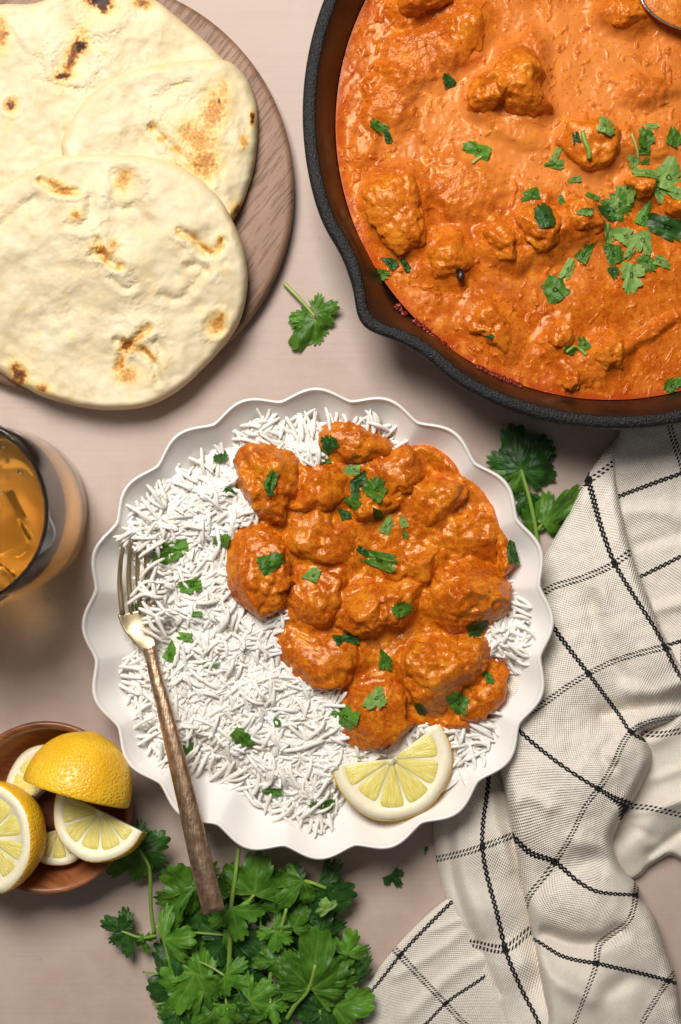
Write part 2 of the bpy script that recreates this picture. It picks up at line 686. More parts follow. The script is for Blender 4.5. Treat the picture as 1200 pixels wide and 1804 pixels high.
def mat_ice():
    a = M('ice')
    n = a.noise(a.obj(), 120, 3)
    a.p(Base_Color=(0.98, 0.99, 1), Roughness=0.02, IOR=1.2, Transmission_Weight=1.0, Normal=a.bump(n, 0.002, 0.35))
    return a.m


def mat_crust():
    a = M('dried_sauce')
    n = a.noise(a.pos(), 500, 3)
    a.p(Base_Color=a.mix(n, (0.07, 0.006, 0.004), (0.27, 0.024, 0.008)), Roughness=0.3, Normal=a.bump(n, 0.0008, 0.6))
    return a.m


MT = mat_table()
MBOARD = mat_board()
MNAAN = mat_naan()
MIRON = mat_iron()
MIRON_IN = mat_iron_in()
MSAUCE = mat_sauce('pan_sauce', (0.33, 0.054, 0.003), (0.46, 0.096, 0.005), (0.61, 0.168, 0.014), 0.24, 0.32)
MPANCHK = mat_sauce('pan_chicken', (0.37, 0.070, 0.004), (0.52, 0.122, 0.007), (0.65, 0.205, 0.014), 0.17, 0.45)
MCHK = mat_sauce('curry_chicken', (0.27, 0.040, 0.002), (0.46, 0.100, 0.004), (0.66, 0.225, 0.012), 0.16, 0.5)
MCER = mat_ceramic()
MRICE = mat_rice()
MLEAF = mat_leaf('cilantro_leaf', (0.033, 0.115, 0.007), (0.075, 0.195, 0.013), (0.17, 0.32, 0.04))
MLEAFD = mat_leaf('cilantro_leaf_deep', (0.012, 0.055, 0.008), (0.028, 0.10, 0.014), (0.07, 0.19, 0.03))  # darker leaf green, also used where shade is put into the colour
MLEAFB = mat_leaf('cilantro_leaf_fresh', (0.060, 0.195, 0.013), (0.11, 0.28, 0.022), (0.22, 0.40, 0.06))
MLEAFP = mat_leaf('cilantro_leaf_underside', (0.13, 0.26, 0.045), (0.23, 0.39, 0.085), (0.38, 0.54, 0.18), 0.5)
MSTEM = mat_stem()
MSTEMP = mat_stem('cilantro_stem_pale', (0.28, 0.38, 0.08), (0.42, 0.46, 0.14))
MCLOTH = mat_cloth()
MBOWL = mat_wood_bowl()
MPEEL = mat_peel()
MPITH = mat_pith()
MFLESH = mat_flesh()
MGOLD = mat_metal('champagne_metal', (0.56, 0.455, 0.285), 0.42, 0.15)
MHAND = mat_metal('worn_bronze_metal', (0.72, 0.50, 0.33), 0.36, 0.8, (0.38, 0.22, 0.13))
MSILV = mat_metal('steel', (0.72, 0.70, 0.66), 0.2, 0.2)
MGLASS = mat_glass()
MTEA = mat_tea()
MICE = mat_ice()
MCRUST = mat_crust()
a_ = M('lemon_seed')
a_.p(Base_Color=(0.55, 0.42, 0.22), Roughness=0.4)
MSEED = a_.m
a_ = M('charred_bit')
a_.p(Base_Color=(0.02, 0.008, 0.006), Roughness=0.35)
MCHAR = a_.m


# ------------------------------------------------------------------ table
def build_table():
    L, T = 0.75, 0.03
    n = 3
    V = np.array([[-L, -L, 0], [L, -L, 0], [L, L, 0], [-L, L, 0], [-L, -L, -T], [L, -L, -T], [L, L, -T], [-L, L, -T]])
    F = np.array([[0, 1, 2, 3], [7, 6, 5, 4], [0, 4, 5, 1], [1, 5, 6, 2], [2, 6, 7, 3], [3, 7, 4, 0]])
    obj('table', V, F, MT, smooth=False, origin=(0, 0, 0), kind='structure')


build_table()

# ------------------------------------------------------------------ round board
ZB = 0.012


def build_board():
    c = W(145, 331, ZB)
    r = 373 * K * (CAM - ZB) / CAM
    b = 0.0035
    prof = [(0.0001, 0)] + [(r - b + b * math.sin(t), b - b * math.cos(t)) for t in np.linspace(0, PI / 2, 6)]
    prof += [(r - b + b * math.cos(t), ZB - b + b * math.sin(t)) for t in np.linspace(0, PI / 2, 7)]
    prof += [(r * f, ZB) for f in (0.9, 0.6, 0.3)] + [(0.0001, ZB)]
    V, F = lathe(prof, 128, c[:2])
    o = obj('cutting_board', V, F, MBOARD)
    tag(o, 'round brown wooden board under the stacked flatbreads', 'board')


build_board()


# ------------------------------------------------------------------ naan
def build_naan(outline, ctr, z0, th, spots, creases, bumps, label, seed, nr=150, na=460, tilt=None, rough=1.0):
    pl = closed_curve(outline, 6)
    ang = np.arctan2(pl[:, 1] - ctr[1], pl[:, 0] - ctr[0])
    rad = np.hypot(pl[:, 1] - ctr[1], pl[:, 0] - ctr[0])
    o = np.argsort(ang)
    ang, rad = ang[o], rad[o]
    ta = np.linspace(-PI, PI, na, endpoint=False)
    rr = np.interp(ta, np.concatenate([ang - 2 * PI, ang, ang + 2 * PI]), np.tile(rad, 3))
    rr = rr * (1 + 0.006 * fbm(np.stack([np.cos(ta) * 6, np.sin(ta) * 6, 0 * ta + seed], -1), 3))
    t = np.concatenate([np.linspace(0.002, 0.9, nr), 1 - 0.1 * (1 - np.linspace(0, 1, 20)[1:]) ** 2])
    px = ctr[0] + t[:, None] * rr[None] * np.cos(ta)
    py = ctr[1] + t[:, None] * rr[None] * np.sin(ta)
    edge = (1 - t)[:, None] * rr[None]                     # px to the rim
    wE = 15.0
    e = np.clip(edge / wE, 0, 1)
    prof = np.sqrt(np.clip(1 - (1 - e) ** 2, 0, 1))
    x, y = px.ravel(), py.ravel()
    s = np.stack([x / 60, y / 60, np.full(len(x), seed * 3.1)], -1)
    h = fbm(s * 0.8, 3, 0.42) * 0.0042 * rough + fbm(s * 3.6 + 5, 2) * 0.00030 * rough
    char_shade = np.zeros(len(x))
    fine = fbm(s * 9 + 3, 3)
    for (bx, by, br, bh) in bumps:                        # bubbles (bh>0) and dents (bh<0)
        d = np.hypot(x - bx, y - by) / br * (1 + 0.22 * fine)
        h += bh * np.exp(-d ** 2 * 1.5)
        if bh < 0:
            h += -bh * 0.7 * np.exp(-((d - 1.35) / 0.38) ** 2)
    for (pts, cw, dep, br) in creases:
        d = linedist(catmull(pts, 6), x + fine * 4, y + fine * 4)
        cw = cw * 1.35
        d = d * (1 + 0.25 * np.clip(fbm(s * 5 + 1, 2), -1, 1))
        h -= dep * np.exp(-(d / cw) ** 2)
        h += dep * 0.45 * np.exp(-((d - 2.4 * cw) / (1.3 * cw)) ** 2)
        char_shade = np.maximum(char_shade, 0.85 * br * np.exp(-(d / (cw * 1.5)) ** 2) * np.clip(0.55 + 2.2 * fbm(s * 3.1 + 7, 2), 0, 1.3))
    for (bx, by, rx, ry, rot, st) in spots:
        ca, sa = math.cos(R(rot)), math.sin(R(rot))
        dx, dy = x - bx, y - by
        u = (dx * ca + dy * sa) / rx
        v = (-dx * sa + dy * ca) / ry
        d = np.hypot(u, v) + 0.9 * fine
        char_shade = np.maximum(char_shade, 1.15 * st * (1 - sstep(0.25, 1.45, d)))
        char_shade = np.maximum(char_shade, 0.24 * min(1, st * 2) * np.exp(-(np.hypot(u, v) / 1.8) ** 2))
    low = fbm(s * 1.7 + 9, 3)
    char_shade = np.maximum(char_shade, 0.10 * sstep(0.10, 0.45, low))
    char_shade = np.maximum(char_shade, 0.09 * (1 - sstep(2, 16, edge.ravel())))  # tan edge band: soft crease shadow between breads painted in, not charring
    zz = z0 + th * prof.ravel() + h * prof.ravel()
    if tilt is not None:
        zz = zz + tilt(x, y)
    V = W(x, y, zz)
    n = len(ta)
    F = grid_faces(len(t), n, True)[:, ::-1]
    # underside, slightly inset
    et = V[-n:]
    c = V[:n].mean(0)
    under = []
    for f, dz in ((0.985, -0.0012), (0.9, -0.003), (0.5, -0.003), (0.01, -0.003)):
        q = c + (et - c) * f
        q[:, 2] = np.maximum(et[:, 2] + dz, 0.001)
        under.append(q)
    nv = len(V)
    V2 = np.concatenate([V] + under)
    F2 = grid_faces(5, n, True, nv - n)[:, ::-1]
    char_shade = np.concatenate([char_shade, np.zeros(4 * n)])
    ob = obj('naan', V2, [np.concatenate([F, F2])], MNAAN, attrs={'char_shade': char_shade})
    tag(ob, label, 'flatbread', 'flatbreads stacked on the round board')
    return ob


build_naan([(0, 8), (60, 6), (110, -15), (170, -45), (240, -22), (275, 0), (310, 28), (350, 62), (385, 95), (410, 130), (430, 200),
            (420, 300), (300, 380), (100, 420), (-60, 400), (-150, 320), (-170, 200), (-140, 90), (-70, 25)],
           (130, 190), ZB + 0.0005, 0.0075,
           [(175, 2, 26, 13, 20, 0.95), (180, 12, 14, 8, 40, 1.0), (250, 5, 14, 8, 15, 0.62), (128, 98, 10, 42, 22, 0.62), (142, 82, 11, 14, 20, 0.95), (112, 134, 15, 6, -8, 0.85),
            (19, 186, 8, 10, 0, 0.75), (3, 62, 9, 26, 0, 0.45), (12, 60, 4, 6, 0, 0.6)],
           [([(60, 140), (100, 150), (135, 158)], 4, 0.0006, 0.10), ([(0, 40), (20, 60), (45, 95)], 4, 0.0005, 0.05)],
           [(175, 8, 34, -0.0018), (125, 108, 30, -0.0016), (20, 186, 14, -0.001), (230, 60, 60, 0.002), (60, 60, 50, 0.0015), (300, 60, 40, 0.001)],
           'rearmost naan of the stack with large dark charred blisters', 1.0)
build_naan([(110, 275), (112, 240), (138, 190), (180, 150), (240, 122), (320, 108), (388, 105), (422, 122), (446, 162), (455, 215), (449, 290),
            (431, 350), (410, 390), (380, 420), (300, 440), (200, 430), (140, 370)],
           (290, 270), ZB + 0.0065, 0.0075,
           [(395, 160, 8, 22, 0, 0.30), (378, 195, 22, 40, 18, 0.40), (350, 245, 42, 26, 40, 0.33), (360, 285, 25, 28, 30, 0.42), (445, 208, 5, 12, 0, 0.8), (430, 250, 8, 14, 0, 0.33),
            (420, 372, 14, 12, -50, 0.55), (405, 385, 9, 6, 0, 0.5), (386, 178, 5, 5, 0, 0.75), (318, 300, 22, 8, 40, 0.34)],
           [([(268, 226), (300, 255), (335, 290), (362, 318)], 5, 0.0016, 0.36), ([(275, 178), (300, 158), (335, 145)], 5, 0.0009, 0.12), ([(270, 190), (266, 210), (270, 228)], 4, 0.0008, 0.1)],
           [(330, 220, 60, 0.0018), (200, 220, 50, 0.001), (425, 250, 30, 0.0016)],
           'middle naan of the stack with a toasted golden patch at right', 2.0, tilt=lambda x, y: -0.0045 * sstep(390, 450, x))
build_naan([(0, 330), (58, 297), (110, 275), (190, 271), (272, 277), (332, 300), (385, 345), (415, 400), (432, 450), (437, 500), (425, 560),
            (402, 600), (362, 645), (312, 690), (262, 715), (200, 723), (140, 717), (82, 701), (40, 681), (0, 655), (-60, 600), (-100, 520), (-92, 420), (-45, 355)],
           (180, 500), ZB + 0.0115, 0.0085,
           [(97, 322, 22, 7, 20, 0.36), (112, 338, 22, 5, 8, 0.45), (218, 318, 13, 20, 15, 0.34), (133, 378, 9, 8, 0, 0.46), (180, 442, 16, 9, 20, 0.45), (200, 430, 8, 8, 0, 0.36),
            (222, 612, 10, 8, 0, 0.66), (238, 600, 26, 5, -35, 0.40), (258, 618, 22, 5, 45, 0.42), (213, 640, 7, 18, 8, 0.42), (225, 660, 20, 14, 0, 0.36),
            (382, 572, 14, 18, 35, 0.40), (388, 562, 5, 12, 20, 0.46), (33, 660, 12, 20, -25, 0.72), (76, 684, 11, 8, 20, 0.55), (365, 438, 18, 6, 35, 0.42), (388, 424, 5, 8, 0, 0.5)],
           [([(72, 318), (100, 335), (135, 336)], 4, 0.0016, 0.30), ([(160, 350), (158, 380), (142, 398), (120, 396)], 5, 0.0012, 0.06),
            ([(172, 425), (178, 446), (196, 462), (215, 470)], 4, 0.0015, 0.42), ([(178, 446), (160, 450)], 4, 0.0012, 0.3),
            ([(206, 600), (225, 605), (248, 588), (262, 578)], 4.5, 0.0017, 0.38), ([(222, 608), (212, 635), (208, 650)], 4, 0.0013, 0.34),
            ([(228, 606), (252, 622), (270, 640), (280, 672)], 4, 0.0015, 0.30), ([(275, 600), (284, 620), (276, 640)], 4, 0.001, 0.08),
            ([(318, 408), (340, 420), (362, 445), (378, 444), (394, 425)], 4.5, 0.0017, 0.30), ([(330, 470), (352, 468), (368, 480)], 4, 0.0011, 0.1),
            ([(285, 520), (315, 528), (345, 500), (372, 465)], 5, 0.0011, 0.08), ([(195, 490), (222, 510), (240, 500)], 4, 0.0009, 0.12),
            ([(200, 345), (212, 368), (235, 362)], 6, 0.001, 0.04), ([(0, 400), (30, 370), (60, 350)], 6, 0.001, 0.08)],
           [(110, 330, 40, 0.0012), (218, 320, 26, -0.0016), (186, 440, 40, 0.0018), (245, 570, 36, 0.0024), (300, 640, 36, 0.0012), (340, 400, 34, 0.002), (330, 450, 22, 0.0016),
            (30, 662, 18, -0.0012), (80, 480, 60, 0.001), (100, 600, 60, 0.0012), (380, 572, 20, -0.0014)],
           'front naan on top of the stack, pale with small golden blisters', 3.0, tilt=lambda x, y: -0.0105 * sstep(400, 660, y))

# ------------------------------------------------------------------ skillet
ZR = 0.050
PC = W(1091, 198, ZR)[:2]
RO = 558 * K * (CAM - ZR) / CAM
SPA = math.atan2(-372, -452)     # direction of the pouring lip (world angle)


def build_skillet():
    tw = 0.0068
    n = 420

    def lip(rr, zz, th):
        d = (th - SPA + PI) % (2 * PI) - PI
        b = np.exp(-(d / 0.085) ** 2) * 0.0078 - 0.0022 * np.exp(-((np.abs(d) - 0.22) / 0.09) ** 2)
        wgt = sstep(0.018, ZR, zz)
        return rr + b * wgt, zz - np.exp(-(d / 0.085) ** 2) * 0.0012 * sstep(ZR - 0.008, ZR, zz)

    outer = [(0.0001, 0.0), (0.120, 0.0), (0.1285, 0.0008), (0.1325, 0.004), (RO - 0.012, 0.036), (RO - 0.0085, 0.0425),
             (RO - 0.0012, 0.0440), (RO, 0.0455), (RO, 0.0478), (RO - 0.0006, 0.0492), (RO - 0.0018, ZR)]
    rim_in = [(RO - tw + 0.0012, ZR + 0.0001), (RO - tw + 0.0003, ZR - 0.0006), (RO - tw, ZR - 0.002)]
    V, F = lathe(outer + rim_in, n, PC, lip)
    root = empty('skillet', (PC[0], PC[1], 0), 'black cast iron skillet with pouring lip, full of orange curry', 'skillet')
    obj('pan_body', V, F, MIRON, root)
    inner = [(RO - tw, ZR - 0.002), (RO - tw - 0.003, 0.044), (RO - tw - 0.0115, 0.022), (RO - tw - 0.016, 0.011), (RO - tw - 0.024, 0.0062),
             (0.10, 0.006), (0.0001, 0.006)]
    V, F = lathe(inner, n, PC, lip)
    obj('inner_wall', V, F, MIRON_IN, root)


build_skillet()

# chicken in the pan: (outline, top height above sauce cm, label)
ICO = None


def ico(sub):
    bm = bmesh.new()
    bmesh.ops.create_icosphere(bm, subdivisions=sub, radius=1.0)
    V = np.array([v.co[:] for v in bm.verts])
    F = np.array([[v.index for v in f.verts] for f in bm.faces])
    bm.free()
    return V, F


ICO5 = ico(5)
ICO6 = ico(6)
SURF_V, SURF_F = [], []
_nv = [0]


def register(V, F):
    Fs = F if isinstance(F, list) else [F]
    for f in Fs:
        if len(f) == 0:
            continue
        f = np.asarray(f)
        if f.shape[1] == 4:
            f = np.concatenate([f[:, [0, 1, 2]], f[:, [0, 2, 3]]])
        SURF_F.append(f + _nv[0])
    SURF_V.append(np.asarray(V))
    _nv[0] += len(V)


def pulp(V, amp=1.0):
    """grainy sauce relief, world space (metres)"""
    p = V * 1000.0
    w = 0.5 * np.stack([perlin(p / 6 + 3), perlin(p / 6 + 31), perlin(p / 6 + 77)], -1)
    a = perlin(p / 3.1 + w)
    b = perlin(p / 1.55 + 2 * w + 11)
    c = perlin(p / 0.9 + 57)
    return amp * 0.001 * (0.30 * a + 0.26 * np.abs(b) + 0.17 * c)


def chunk(outline, zc, rz, mat, label, group, seed, p=2.7, rough=1.0, sub=5, oil=0.0, cream=0.0, name='chicken_piece', cat='chicken', grow=1.0):
    pl = np.asarray(outline, float)
    pl = closed_curve(pl, 6)
    c = pl.mean(0)
    ang = np.arctan2(pl[:, 1] - c[1], pl[:, 0] - c[0])
    rad = np.hypot(pl[:, 1] - c[1], pl[:, 0] - c[0]) * grow
    o = np.argsort(ang)
    ang, rad = ang[o], rad[o]
    N, F = ICO6 if sub == 6 else ICO5
    th = np.arctan2(-N[:, 1], N[:, 0])
    rr = np.interp(th, np.concatenate([ang - 2 * PI, ang, ang + 2 * PI]), np.tile(rad, 3))
    hor = np.hypot(N[:, 0], N[:, 1])
    hs = hor ** (2 / p)
    zs = np.sign(N[:, 2]) * np.abs(N[:, 2]) ** (2 / p)
    s = K * (CAM - zc) / CAM
    c3 = W(c[0], c[1], zc)
    X = np.stack([rr * s * hs * np.cos(th), -rr * s * hs * np.sin(th), rz * zs], -1)
    r0 = float(rad.mean() * s)
    # lumps of torn meat
    q = (X + c3) / (r0 * 0.85) + seed * 7.7
    f1 = fbm(q, 3, 0.5)
    f2 = fbm((X + c3) / 0.0075 + seed * 3.3, 3, 0.55)
    f3 = fbm((X + c3) / 0.011 + seed * 5.1, 2)
    d = r0 * 0.30 * f1 * rough + 0.0028 * f2 * rough + 0.0017 * (0.35 - 2.4 * np.abs(f3)) * rough
    # facets: flatten a few random directions
    rg = np.random.default_rng(int(seed * 101) + 5)
    nrm = X / (np.linalg.norm(X, axis=1)[:, None] + 1e-9)
    Xd = X + nrm * d[:, None]
    for k in range(5):
        nn = rg.normal(size=3)
        nn[2] = abs(nn[2]) * 0.7
        nn /= np.linalg.norm(nn)
        lim = np.percentile(Xd @ nn, 90)
        ex = np.clip(Xd @ nn - lim, 0, None)
        Xd = Xd - 0.6 * ex[:, None] * nn
    V = Xd + c3
    V = V + nrm * pulp(V, 1.25)[:, None]
    V[:, 2] = np.maximum(V[:, 2], 0.0068)
    vv = 0.5 + 0.5 * fbm(V / 0.02 + seed, 2)
    ob = obj(name, V, F, mat, attrs={'cream': np.clip(cream * vv, 0, 1), 'oil': np.full(len(V), oil) * vv, 'grain': np.ones(len(V))})
    tag(ob, label, cat, group)
    register(V, F)
    return ob, V


ZS = 0.028                       # sauce level
SC = PC
RS = (RO - 0.0068 - 0.0094)
PAN_CHK = [
    ([(823, 176), (837, 147), (871, 125), (883, 91), (917, 74), (934, 57), (956, 74), (959, 119), (956, 164), (968, 193), (945, 215), (917, 208), (883, 187), (860, 204), (832, 198)],
     0.0150, 'large triangular chicken chunk standing clear in the upper middle of the skillet', 2.6),
    ([(645, 363), (656, 317), (701, 297), (730, 300), (741, 334), (747, 363), (745, 420), (725, 440), (690, 440), (662, 405)],
     0.0125, 'tall yellowish chicken chunk nearest the left wall of the skillet', 2.6),
    ([(758, 434), (775, 417), (809, 414), (826, 439), (826, 473), (803, 496), (769, 496), (752, 473)],
     0.0085, 'rounded chicken chunk with a black charred edge in the skillet', 2.5),
    ([(849, 411), (871, 394), (900, 394), (911, 417), (905, 439), (922, 456), (911, 473), (877, 462), (860, 434)],
     0.0105, 'left chunk of the torn chicken trio in the middle of the skillet', 2.6),
    ([(911, 388), (930, 360), (960, 352), (985, 380), (990, 422), (979, 450), (939, 445), (917, 422)],
     0.0120, 'centre chunk of the torn chicken trio, under a dark cilantro leaf', 2.7),
    ([(985, 371), (1010, 352), (1035, 360), (1055, 385), (1058, 411), (1024, 417), (990, 411)],
     0.0110, 'right chunk of the torn chicken trio, beside the big cilantro heap', 2.7),
    ([(985, 249), (1007, 221), (1058, 212), (1104, 232), (1109, 261), (1087, 283), (1053, 306), (1013, 295), (990, 272)],
     0.0100, 'broad chicken chunk with a curled cilantro stem on it in the skillet', 2.5),
    ([(815, 570), (832, 536), (860, 530), (894, 558), (911, 592), (900, 626), (871, 620), (837, 592)],
     0.0062, 'half sunk chicken chunk in the bare lower left sauce of the skillet', 2.4),
    ([(957, 598), (973, 570), (1002, 573), (1015, 598), (998, 617), (966, 617)],
     0.0068, 'small round chicken chunk left of the lower stem in the skillet', 2.4),
    ([(1036, 632), (1047, 604), (1081, 592), (1104, 615), (1098, 643), (1064, 655)],
     0.0085, 'chicken chunk right of the lower cilantro stem in the skillet', 2.5),
    ([(988, 677), (990, 649), (1013, 647), (1026, 670), (1015, 688)],
     0.0050, 'smallest chicken bit, lowest in the skillet', 2.3),
    ([(693, 17), (707, -10), (790, -22), (795, 6), (750, 28), (713, 40)],
     0.0150, 'dark red chicken chunk cut by the top edge of the picture', 2.7),
    ([(769, 62), (788, 25), (823, 10), (855, 28), (858, 60), (842, 100), (815, 116), (782, 105)],
     0.0075, 'flat sauce coated chicken chunk left of the large triangular chunk', 2.5),
    ([(1100, 326), (1120, 312), (1136, 309), (1164, 316), (1156, 338), (1134, 353), (1116, 354)],
     0.0100, 'chicken chunk between the big cilantro heap and the pale torn leaves', 2.6),
    ([(1160, 352), (1180, 332), (1225, 320), (1230, 375), (1178, 386)],
     0.0095, 'chicken chunk at the right edge of the picture beside pale leaves', 2.5),
    ([(1057, 27), (1073, 3), (1100, -8), (1125, 12), (1138, 42), (1107, 52), (1085, 45)],
     0.0090, 'chicken chunk touching the tip of the serving spoon', 2.6),
]


def pan_height(x, y):
    """sauce surface (pixels -> metres), without the fine pulp"""
    s = np.stack([x / 90, y / 90, 0 * x + 4.2], -1)
    h = ZS + 0.0017 * fbm(s, 4, 0.55)
    for (mx, my, rx, ry, rot, a) in [(745, 100, 85, 62, -20, 0.0055), (690, 180, 50, 62, 10, 0.0048), (820, 330, 85, 62, 10, 0.0042), (1135, 160, 55, 32, 0, 0.0052),
                                     (1150, 250, 60, 40, 0, 0.004), (700, 560, 50, 40, 40, 0.001), (1140, 590, 80, 14, -32, 0.0028), (1010, 640, 70, 30, 30, 0.003),
                                     (900, 230, 70, 26, 20, 0.0026), (960, 330, 60, 30, 0, 0.0022), (1180, 470, 60, 40, 0, 0.002), (1040, 530, 80, 40, 0, 0.002),
                                     (905, 440, 80, 40, 0, 0.0025), (1015, 400, 60, 40, 0, 0.003), (1100, 25, 60, 40, 0, 0.003), (640, 250, 26, 60, 0, 0.002)]:
        ca, sa = math.cos(R(rot)), math.sin(R(rot))
        u = ((x - mx) * ca + (y - my) * sa) / rx
        v = (-(x - mx) * sa + (y - my) * ca) / ry
        d = np.hypot(u, v) + 0.35 * fbm(np.stack([x / 30, y / 30, 0 * x + mx], -1), 2)
        h = h + a * (1 - sstep(0.35, 1.25, d))
    for k, (ol, top, lab, p) in enumerate(PAN_CHK):
        d, ins = polydist(ol, x, y)
        d = np.where(ins, -d, d)
        h = h + min(top * 0.5, 0.0045) * (1 - sstep(-12, 24, d))
    return h


def build_pan_sauce():
    n = 560
    g = np.linspace(-1, 1, n)
    a, b = np.meshgrid(g, g)
    x = a * np.sqrt(1 - b * b / 2)
    y = b * np.sqrt(1 - a * a / 2)
    x, y = x.ravel(), y.ravel()
    rr = np.hypot(x, y)
    wx, wy = SC[0] + x * RS, SC[1] + y * RS
    s0 = K * (CAM - ZS) / CAM
    px, py = wx / s0 + 600, 902 - wy / s0
    vis = (px < 1330) & (py > -140)
    h = np.full(len(px), ZS)
    h[vis] = pan_height(px[vis], py[vis])
    V = np.stack([wx, wy, h], -1)
    pu = pulp(V * np.array([1, 1, 0.3]), 1.0)
    pc = np.stack([px / 15, py / 19, 0 * px + 5], -1)
    clump = sstep(0.16, 0.42, fbm(pc + 0.8 * np.stack([perlin(pc * .7), perlin(pc * .7 + 9), 0 * px], -1), 3) + 0.24 * fbm(np.stack([px / 80, py / 80, 0 * px + 8], -1), 3))
    mound = sstep(ZS + 0.0012, ZS + 0.0045, h)
    clump = np.maximum(clump, 0.85 * mound)
    V[:, 2] += pu * (0.08 + 1.35 * clump) + 0.0005 * clump * (1 - mound)
    e = sstep(0.955, 1.0, rr)
    V[:, 2] = V[:, 2] * (1 - e) + (ZS + 0.0005) * e
    cream = sstep(-0.1, 0.5, 0.9 * np.exp(-((px - 980) / 260) ** 2 - ((py - 190) / 190) ** 2) + 0.55 * fbm(np.stack([px / 110, py / 110, 0 * px], -1), 4) - 0.12) * (1 - 0.8 * clump)  # pale zone: creamier sauce, plus the lamp's broad sheen put into the colour
    oil = np.clip(0.95 * sstep(0.965, 1.0, rr + 0.02 * fbm(V / 0.01, 2)) + 0.45 * sstep(0.86, 0.99, rr) * sstep(-0.2, 0.4, fbm(V / 0.02, 3)), 0, 1) * 0.75
    F = grid_faces(n, n)
    root = obj('curry_sauce', V, F, MSAUCE, attrs={'cream': cream, 'oil': oil, 'grain': 0.12 + 0.88 * clump})
    tag(root, 'orange creamy curry sauce filling the black skillet', 'sauce')
    register(V, F)
    # dried crust crumbs where the sauce has baked on the wall
    Vs, Fs, k = [], [], 0
    IV, IF = ico(1)
    rg = np.random.default_rng(3)
    for (ax, ay, bx, by, num) in [(697, 541, 712, 560, 40), (726, 570, 764, 609, 150), (762, 607, 785, 628, 40), (838, 652, 915, 690, 150)]:
        for j in range(num):
            t = rg.random()
            q = W(ax + (bx - ax) * t, ay + (by - ay) * t, ZS)
            an = math.atan2(q[1] - PC[1], q[0] - PC[0])
            zz = ZS + 0.0008 + 0.0035 * rg.random() ** 1.5
            dl_ = (an - SPA + PI) % (2 * PI) - PI
            rw = RS + (zz - ZS) * 0.40 + 0.0078 * math.exp(-(dl_ / 0.085) ** 2) * sstep(0.018, ZR, zz) - 0.0003
            c = np.array([PC[0] + rw * math.cos(an), PC[1] + rw * math.sin(an), zz])
            r = 0.00045 + 0.0010 * rg.random() ** 2
            v = IV * (1 + 0.35 * rg.normal(size=(len(IV), 1))) * r * np.array([1, 1, 0.8]) + c
            Vs.append(v)
            Fs.append(IF + k)
            k += len(v)
    child_of(root, 'baked_crust', np.concatenate(Vs), np.concatenate(Fs), MCRUST, kind='stuff')


build_pan_sauce()
for k, (ol, top, lab, p) in enumerate(PAN_CHK):
    dark = 0.55 if 'dark red' in lab else 0.0
    chunk(ol, ZS + 0.001, top + 0.001, MPANCHK, lab, 'chicken pieces in the skillet', 1.3 + k * 1.7, p, oil=dark, sub=6 if k < 2 else 5)
    if 'black charred' in lab:
        IV, IF = ico(3)
        for q, (cx, cy, r) in enumerate([(808, 470, 0.0028), (812, 487, 0.0024)]):
            zc = ZS + 0.0062
            v = IV * (1 + 0.3 * fbm(IV * 2 + q, 2))[:, None] * r * np.array([0.8, 1.2, 0.7]) + W(cx, cy, zc)
            child_of(bpy.data.objects[[o.name for o in COL.objects if o.get('label') == lab][0]], 'charred_edge', v, IF, MCHAR)

# ------------------------------------------------------------------ serving spoon in the skillet
def build_spoon():
    c = W(1228, 6, 0.036)
    root = empty('serving_spoon', c, 'metal serving spoon dipping into the skillet at the picture corner', 'spoon')
    n, m = 48, 14
    th = np.linspace(0, 2 * PI, n, endpoint=False)
    ax, ay = 0.030, 0.0155
    rot = R(-12)
    rows = []
    for side in (1, -1):
        ts = np.linspace(0.0, 1, m) if side == 1 else np.linspace(1, 0.0, m)
        for t in ts:
            t = max(t, 0.01)
            x = ax * t * np.cos(th)
            y = ay * t * np.sin(th)
            z = -0.008 * (1 - t ** 2) + (0.0006 if side == 1 else -0.0006)
            rows.append(np.stack([x, y, np.full(n, z)], -1))
    V = np.concatenate(rows)
    ca, sa = math.cos(rot), math.sin(rot)
    Rm = np.array([[ca, -sa, 0], [sa, ca, 0], [0, 0, 1]])
    obj('spoon_bowl', V @ Rm.T + c + np.array([0, 0, 0.0016]), grid_faces(len(rows), n, True), MSILV, root)
    t = np.linspace(0, 1, 20)
    path = np.stack([0.029 + 0.10 * t, 0 * t, 0.0005 + 0.03 * t], -1) @ Rm.T + c + np.array([0, 0, 0.0016])
    V, F = tube(path, 0.0026 + 0.0012 * t, 10)
    obj('handle', V, F, MSILV, root)
    # sauce held in the spoon
    g = []
    for t in np.linspace(0.01, 0.93, 16):
        x = ax * t * np.cos(th)
        y = ay * t * np.sin(th)
        z = -0.0012 + 0.0022 * (1 - t ** 3) + 0 * th
        g.append(np.stack([x, y, z], -1))
    V = np.concatenate(g) @ Rm.T + c + np.array([0, 0, 0.0016])
    V[:, 2] += pulp(V, 1.0)
    o = obj('sauce_spoonful', V, grid_faces(16, n, True), MPANCHK, attrs={'cream': np.zeros(len(V)), 'oil': np.zeros(len(V)), 'grain': np.ones(len(V))})
    tag(o, 'spoonful of yellow orange sauce lying in the serving spoon', 'sauce')


build_spoon()

# ------------------------------------------------------------------ scalloped plate
ZP = 0.037
CP = W(560, 1099, ZP)[:2]
RP = 411 * K * (CAM - ZP) / CAM
NS = 20
PH = R(90 - 8.5)                    # world angle of one valley between scallops


def scallop(th):
    """1 on the crest of a scallop, 0 in the valley"""
    c = 0.5 - 0.5 * np.cos(NS * (th - PH))
    return c ** 0.75


def plate_floor(r):
    """height of the inside of the plate at radius r (no flutes)"""
    t = np.clip((r - 0.070) / (RP - 0.070), 0, 1)
    return 0.0062 + (ZP - 0.0062) * (0.25 * t + 0.75 * t ** 2.2)


